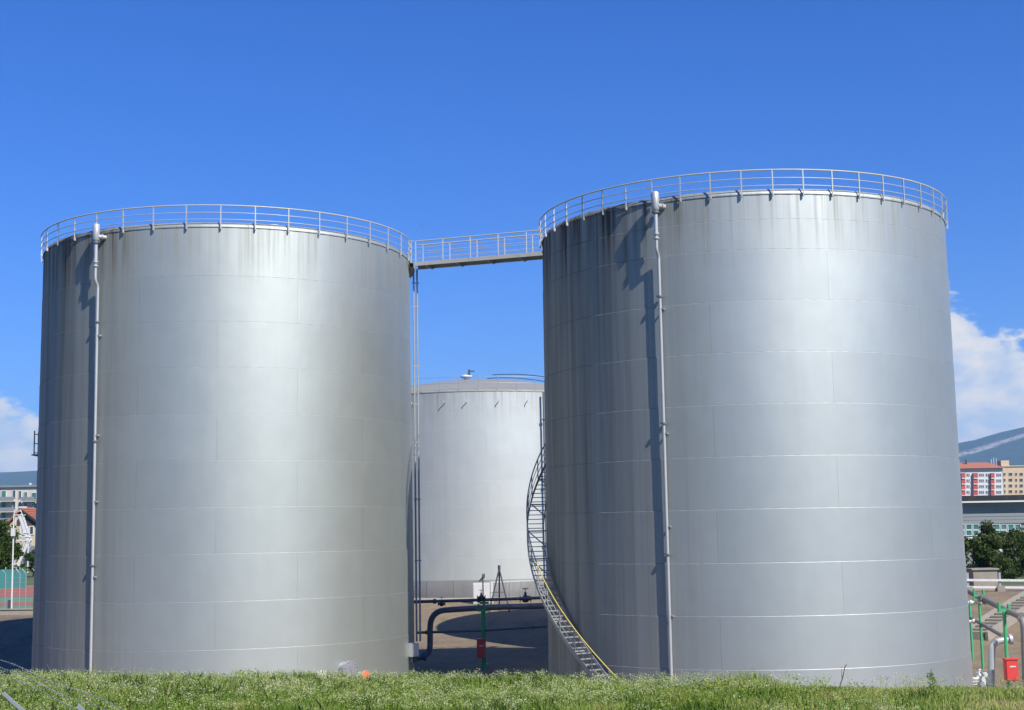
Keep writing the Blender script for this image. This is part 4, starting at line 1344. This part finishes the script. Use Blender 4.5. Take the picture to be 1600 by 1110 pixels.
# pale umbel flowers on thin stalks
nf = 6200
fx = g.uniform(-19, 19, nf); fy = 36.5 + 10.3 * g.uniform(0, 1, nf) ** .6; fx = fx * fy / 46
dens = np.clip(.55 - fx * .045 + crest_noise(fx, fy, 55, .9) * .55, .02, 1)
k_ = g.uniform(0, 1, nf) < dens
fx, fy = fx[k_], fy[k_]; nf = len(fx)
fz = height(fx, fy); fh = g.uniform(.20, .52, nf)
per = 26
off = np.stack([g.normal(0, .075, (nf, per)), g.normal(0, .075, (nf, per)), g.normal(0, .045, (nf, per))], 2)
pts = (np.stack([fx, fy, fz + fh], 1)[:, None, :] + off).reshape(-1, 3)
mfl = grass_mat('umbel_flowers', [(0, (.24, .32, .09)), (.5, (.48, .52, .22)), (1, (.70, .70, .46))])
tone = np.clip(np.repeat(g.uniform(.2, .8, nf), per) + g.normal(0, .15, nf * per), 0, 1)
fq = leaf_quads(pts, .020, g)
sw = .006
b_ = np.stack([fx, fy, fz], 1); tp_ = np.stack([fx, fy, fz + fh], 1)
sq = np.stack([b_ + [-sw, 0, 0], b_ + [sw, 0, 0], tp_ + [sw * .6, 0, 0], tp_ + [-sw * .6, 0, 0]], 1)
o = bpy.data.objects.new('wild_flowers', poly_soup('wild_flowers', np.concatenate([fq, sq]), 4, np.concatenate([tone, np.full(nf, .05)]), mfl)); C.objects.link(o)
tag(o, 'pale cream umbel flowers scattered over the grassy bank', 'flowers', kind='stuff')

# kerb edging seen under the right tank
cu = MB()
root = empty('kerb_edging', H(10, 46.9)); tag(root, 'low dark concrete kerb along the bank crest under the right tank', 'kerb')
for k in range(14):
    u = 4.5 + k * 1.0
    MB().box((u + .5, 47.0, h1(u + .5, 47.0) + .02), (.985, .18, .2)).build('kerb_stone', M['concrete'], root)
# sapling and dry stalk on the right
def sapling(px, py0, py1, y, label, seed, nl=160, name='sapling'):
    q = at(px, py1, y); zg = h1(q.x, y); zt = at(px, py0, y).z
    gg = np.random.default_rng(seed)
    root = empty(name, (q.x, y, zg)); tag(root, label, 'sapling')
    h = zt - zg
    mb = MB().tube([(0, 0, -.05), (.03, 0, h * .5), (-.02, 0, h)], [.014, .01, .004], 6)
    tips = []
    for k in range(7):
        z0 = h * (.25 + .1 * k); a_ = gg.uniform(0, 6.28); r_ = .24 * h * (1.1 - k * .11)
        e = (r_ * math.cos(a_), r_ * math.sin(a_), z0 + r_ * .6)
        mb.tube([(0, 0, z0), e], [.007, .003], 5); tips.append(e)
    mb.build('stem', M['bark'], root, False)
    tips = np.array(tips + [(0, 0, h), (0, 0, h * .8)])
    c = np.concatenate([tips[gg.integers(0, len(tips), nl)] * gg.uniform(.55, 1.05, (nl, 1)) + gg.normal(0, .035, (nl, 3))])
    c[:, 2] = np.clip(c[:, 2], .1, None)
    o = bpy.data.objects.new('leaves', poly_soup('leaves', leaf_quads(c, .042, gg), 4, gg.uniform(.2, .8, nl), mg)); C.objects.link(o); o.parent = root
sapling(1458, 1047, 1094, 42, 'young sapling with yellow green leaves before the right tank', 3)
sapling(1496, 1088, 1118, 37, 'small dark leaved sapling at the bottom right', 4, 110)
q = at(1309, 1070, 46.6); zg = h1(q.x, 46.6); tp_ = at(1321, 1039, 46.6)
o = MB().tube([(q.x, 46.6, zg - .05), ((q.x + tp_.x) / 2 + .03, 46.6, (zg + tp_.z) / 2), tp_], [.022, .018, .01], 6).tube([((q.x + tp_.x) / 2, 46.6, (zg + tp_.z) / 2), ((q.x + tp_.x) / 2 + .02, 46.62, tp_.z - .05)], [.01, .004], 5).tube([tp_ - Vector((.05, 0, .12)), tp_ + Vector((.06, .02, .02))], .008, 5).thing('dry_stalk', M['bark'], (q.x, 46.6, zg))
tag(o, 'dark dry stalk leaning against the foot of the right tank', 'stalk')

# barbed wire fence at lower left
W0, W1 = onz(-60, 1006, 5.45), onz(215, 1115, 5.45)
ext = (W1 - W0)
bf = empty('barbed_fence', (W0.x, W0.y, h1(W0.x, W0.y))); tag(bf, 'barbed wire strands on angled steel arms at the lower left', 'fence')
dn = ext.normalized(); sd_ = Vector((-dn.y, dn.x, 0))
if sd_.x > 0: sd_ = -sd_
for k in range(3):
    offv = -sd_ * (.0) + Vector((0, 0, -.12 * k)) + sd_ * (.085 * k) * -1
    a_, b_ = W0 - ext * .4 + offv, W1 + ext * .25 + offv
    nseg = 60
    pts = []
    for i in range(nseg + 1):
        f = i / nseg
        p = a_.lerp(b_, f) + Vector((0, 0, -.03 * math.sin(f * math.pi * 4) ** 2))
        pts.append(p)
    wire = MB().tube(pts, .0028, 5).build('wire', M['galv'], bf)
    Lw = (b_ - a_).length
    nbarb = int(Lw / .16)
    mb = MB()
    for i in range(nbarb):
        f = (i + .5) / nbarb
        p = a_.lerp(b_, f) + Vector((0, 0, -.03 * math.sin(f * math.pi * 4) ** 2))
        for t2 in range(2):
            d_ = Vector((rnd.uniform(-1, 1), rnd.uniform(-1, 1), rnd.uniform(-1, 1))).normalized() * .013
            mb.tube([p - d_, p + d_], .0016, 4)
    mb.build('barbs', M['galv'], wire)
for (px, py, y, px2, py2) in ((5, 1083, 14.5, 60, 1133), (121, 1103, 12.2, 160, 1140), (-62, 1060, 17.0, -10, 1108)):
    tp_ = at(px, py, y); kn = at(px2, py2, y)
    MB().bar(tp_, kn, .03, .03).bar(kn, (kn.x, kn.y, h1(kn.x, kn.y) - .3), .04, .04).build('fence_post', M['galv'], bf)
# small bird high between the tanks
q = at(658, 352, 105)
o = MB().add([q + Vector(v) for v in ((-.14, 0, .03), (-.05, .03, 0), (0, .1, -.01), (0, -.09, -.01), (.05, .03, 0), (.14, 0, .03), (0, 0, .025), (0, 0, -.03), (-.05, -.03, 0), (.05, -.03, 0))],
         [(0, 8, 1), (1, 8, 6), (1, 6, 2), (8, 3, 6), (5, 4, 9), (4, 6, 9), (4, 2, 6), (9, 6, 3), (1, 2, 7), (8, 7, 3), (8, 1, 7), (4, 9, 7), (4, 7, 2), (9, 3, 7)]).thing('bird', M['black'], q)
tag(o, 'tiny dark bird flying above the footbridge', 'bird')

# ------------------------------------------------------------------ air
hz = MB().box((0, 0, 314), (44000, 44000, 652)).thing('haze', None, (0, 0, -12))
t = bpy.data.materials.new('air'); t.use_nodes = True
tn_ = t.node_tree.nodes
for n_ in list(tn_):
    if n_.type != 'OUTPUT_MATERIAL': tn_.remove(n_)
pv = tn_.new('ShaderNodeVolumePrincipled')
pv.inputs['Color'].default_value = (.32, .62, 1.0, 1)
pv.inputs['Density'].default_value = 7e-5
pv.inputs['Anisotropy'].default_value = 0.0
t.node_tree.links.new(pv.outputs[0], tn_['Material Output'].inputs['Volume'])
hz.data.materials.append(t)
tag(hz, kind='stuff')
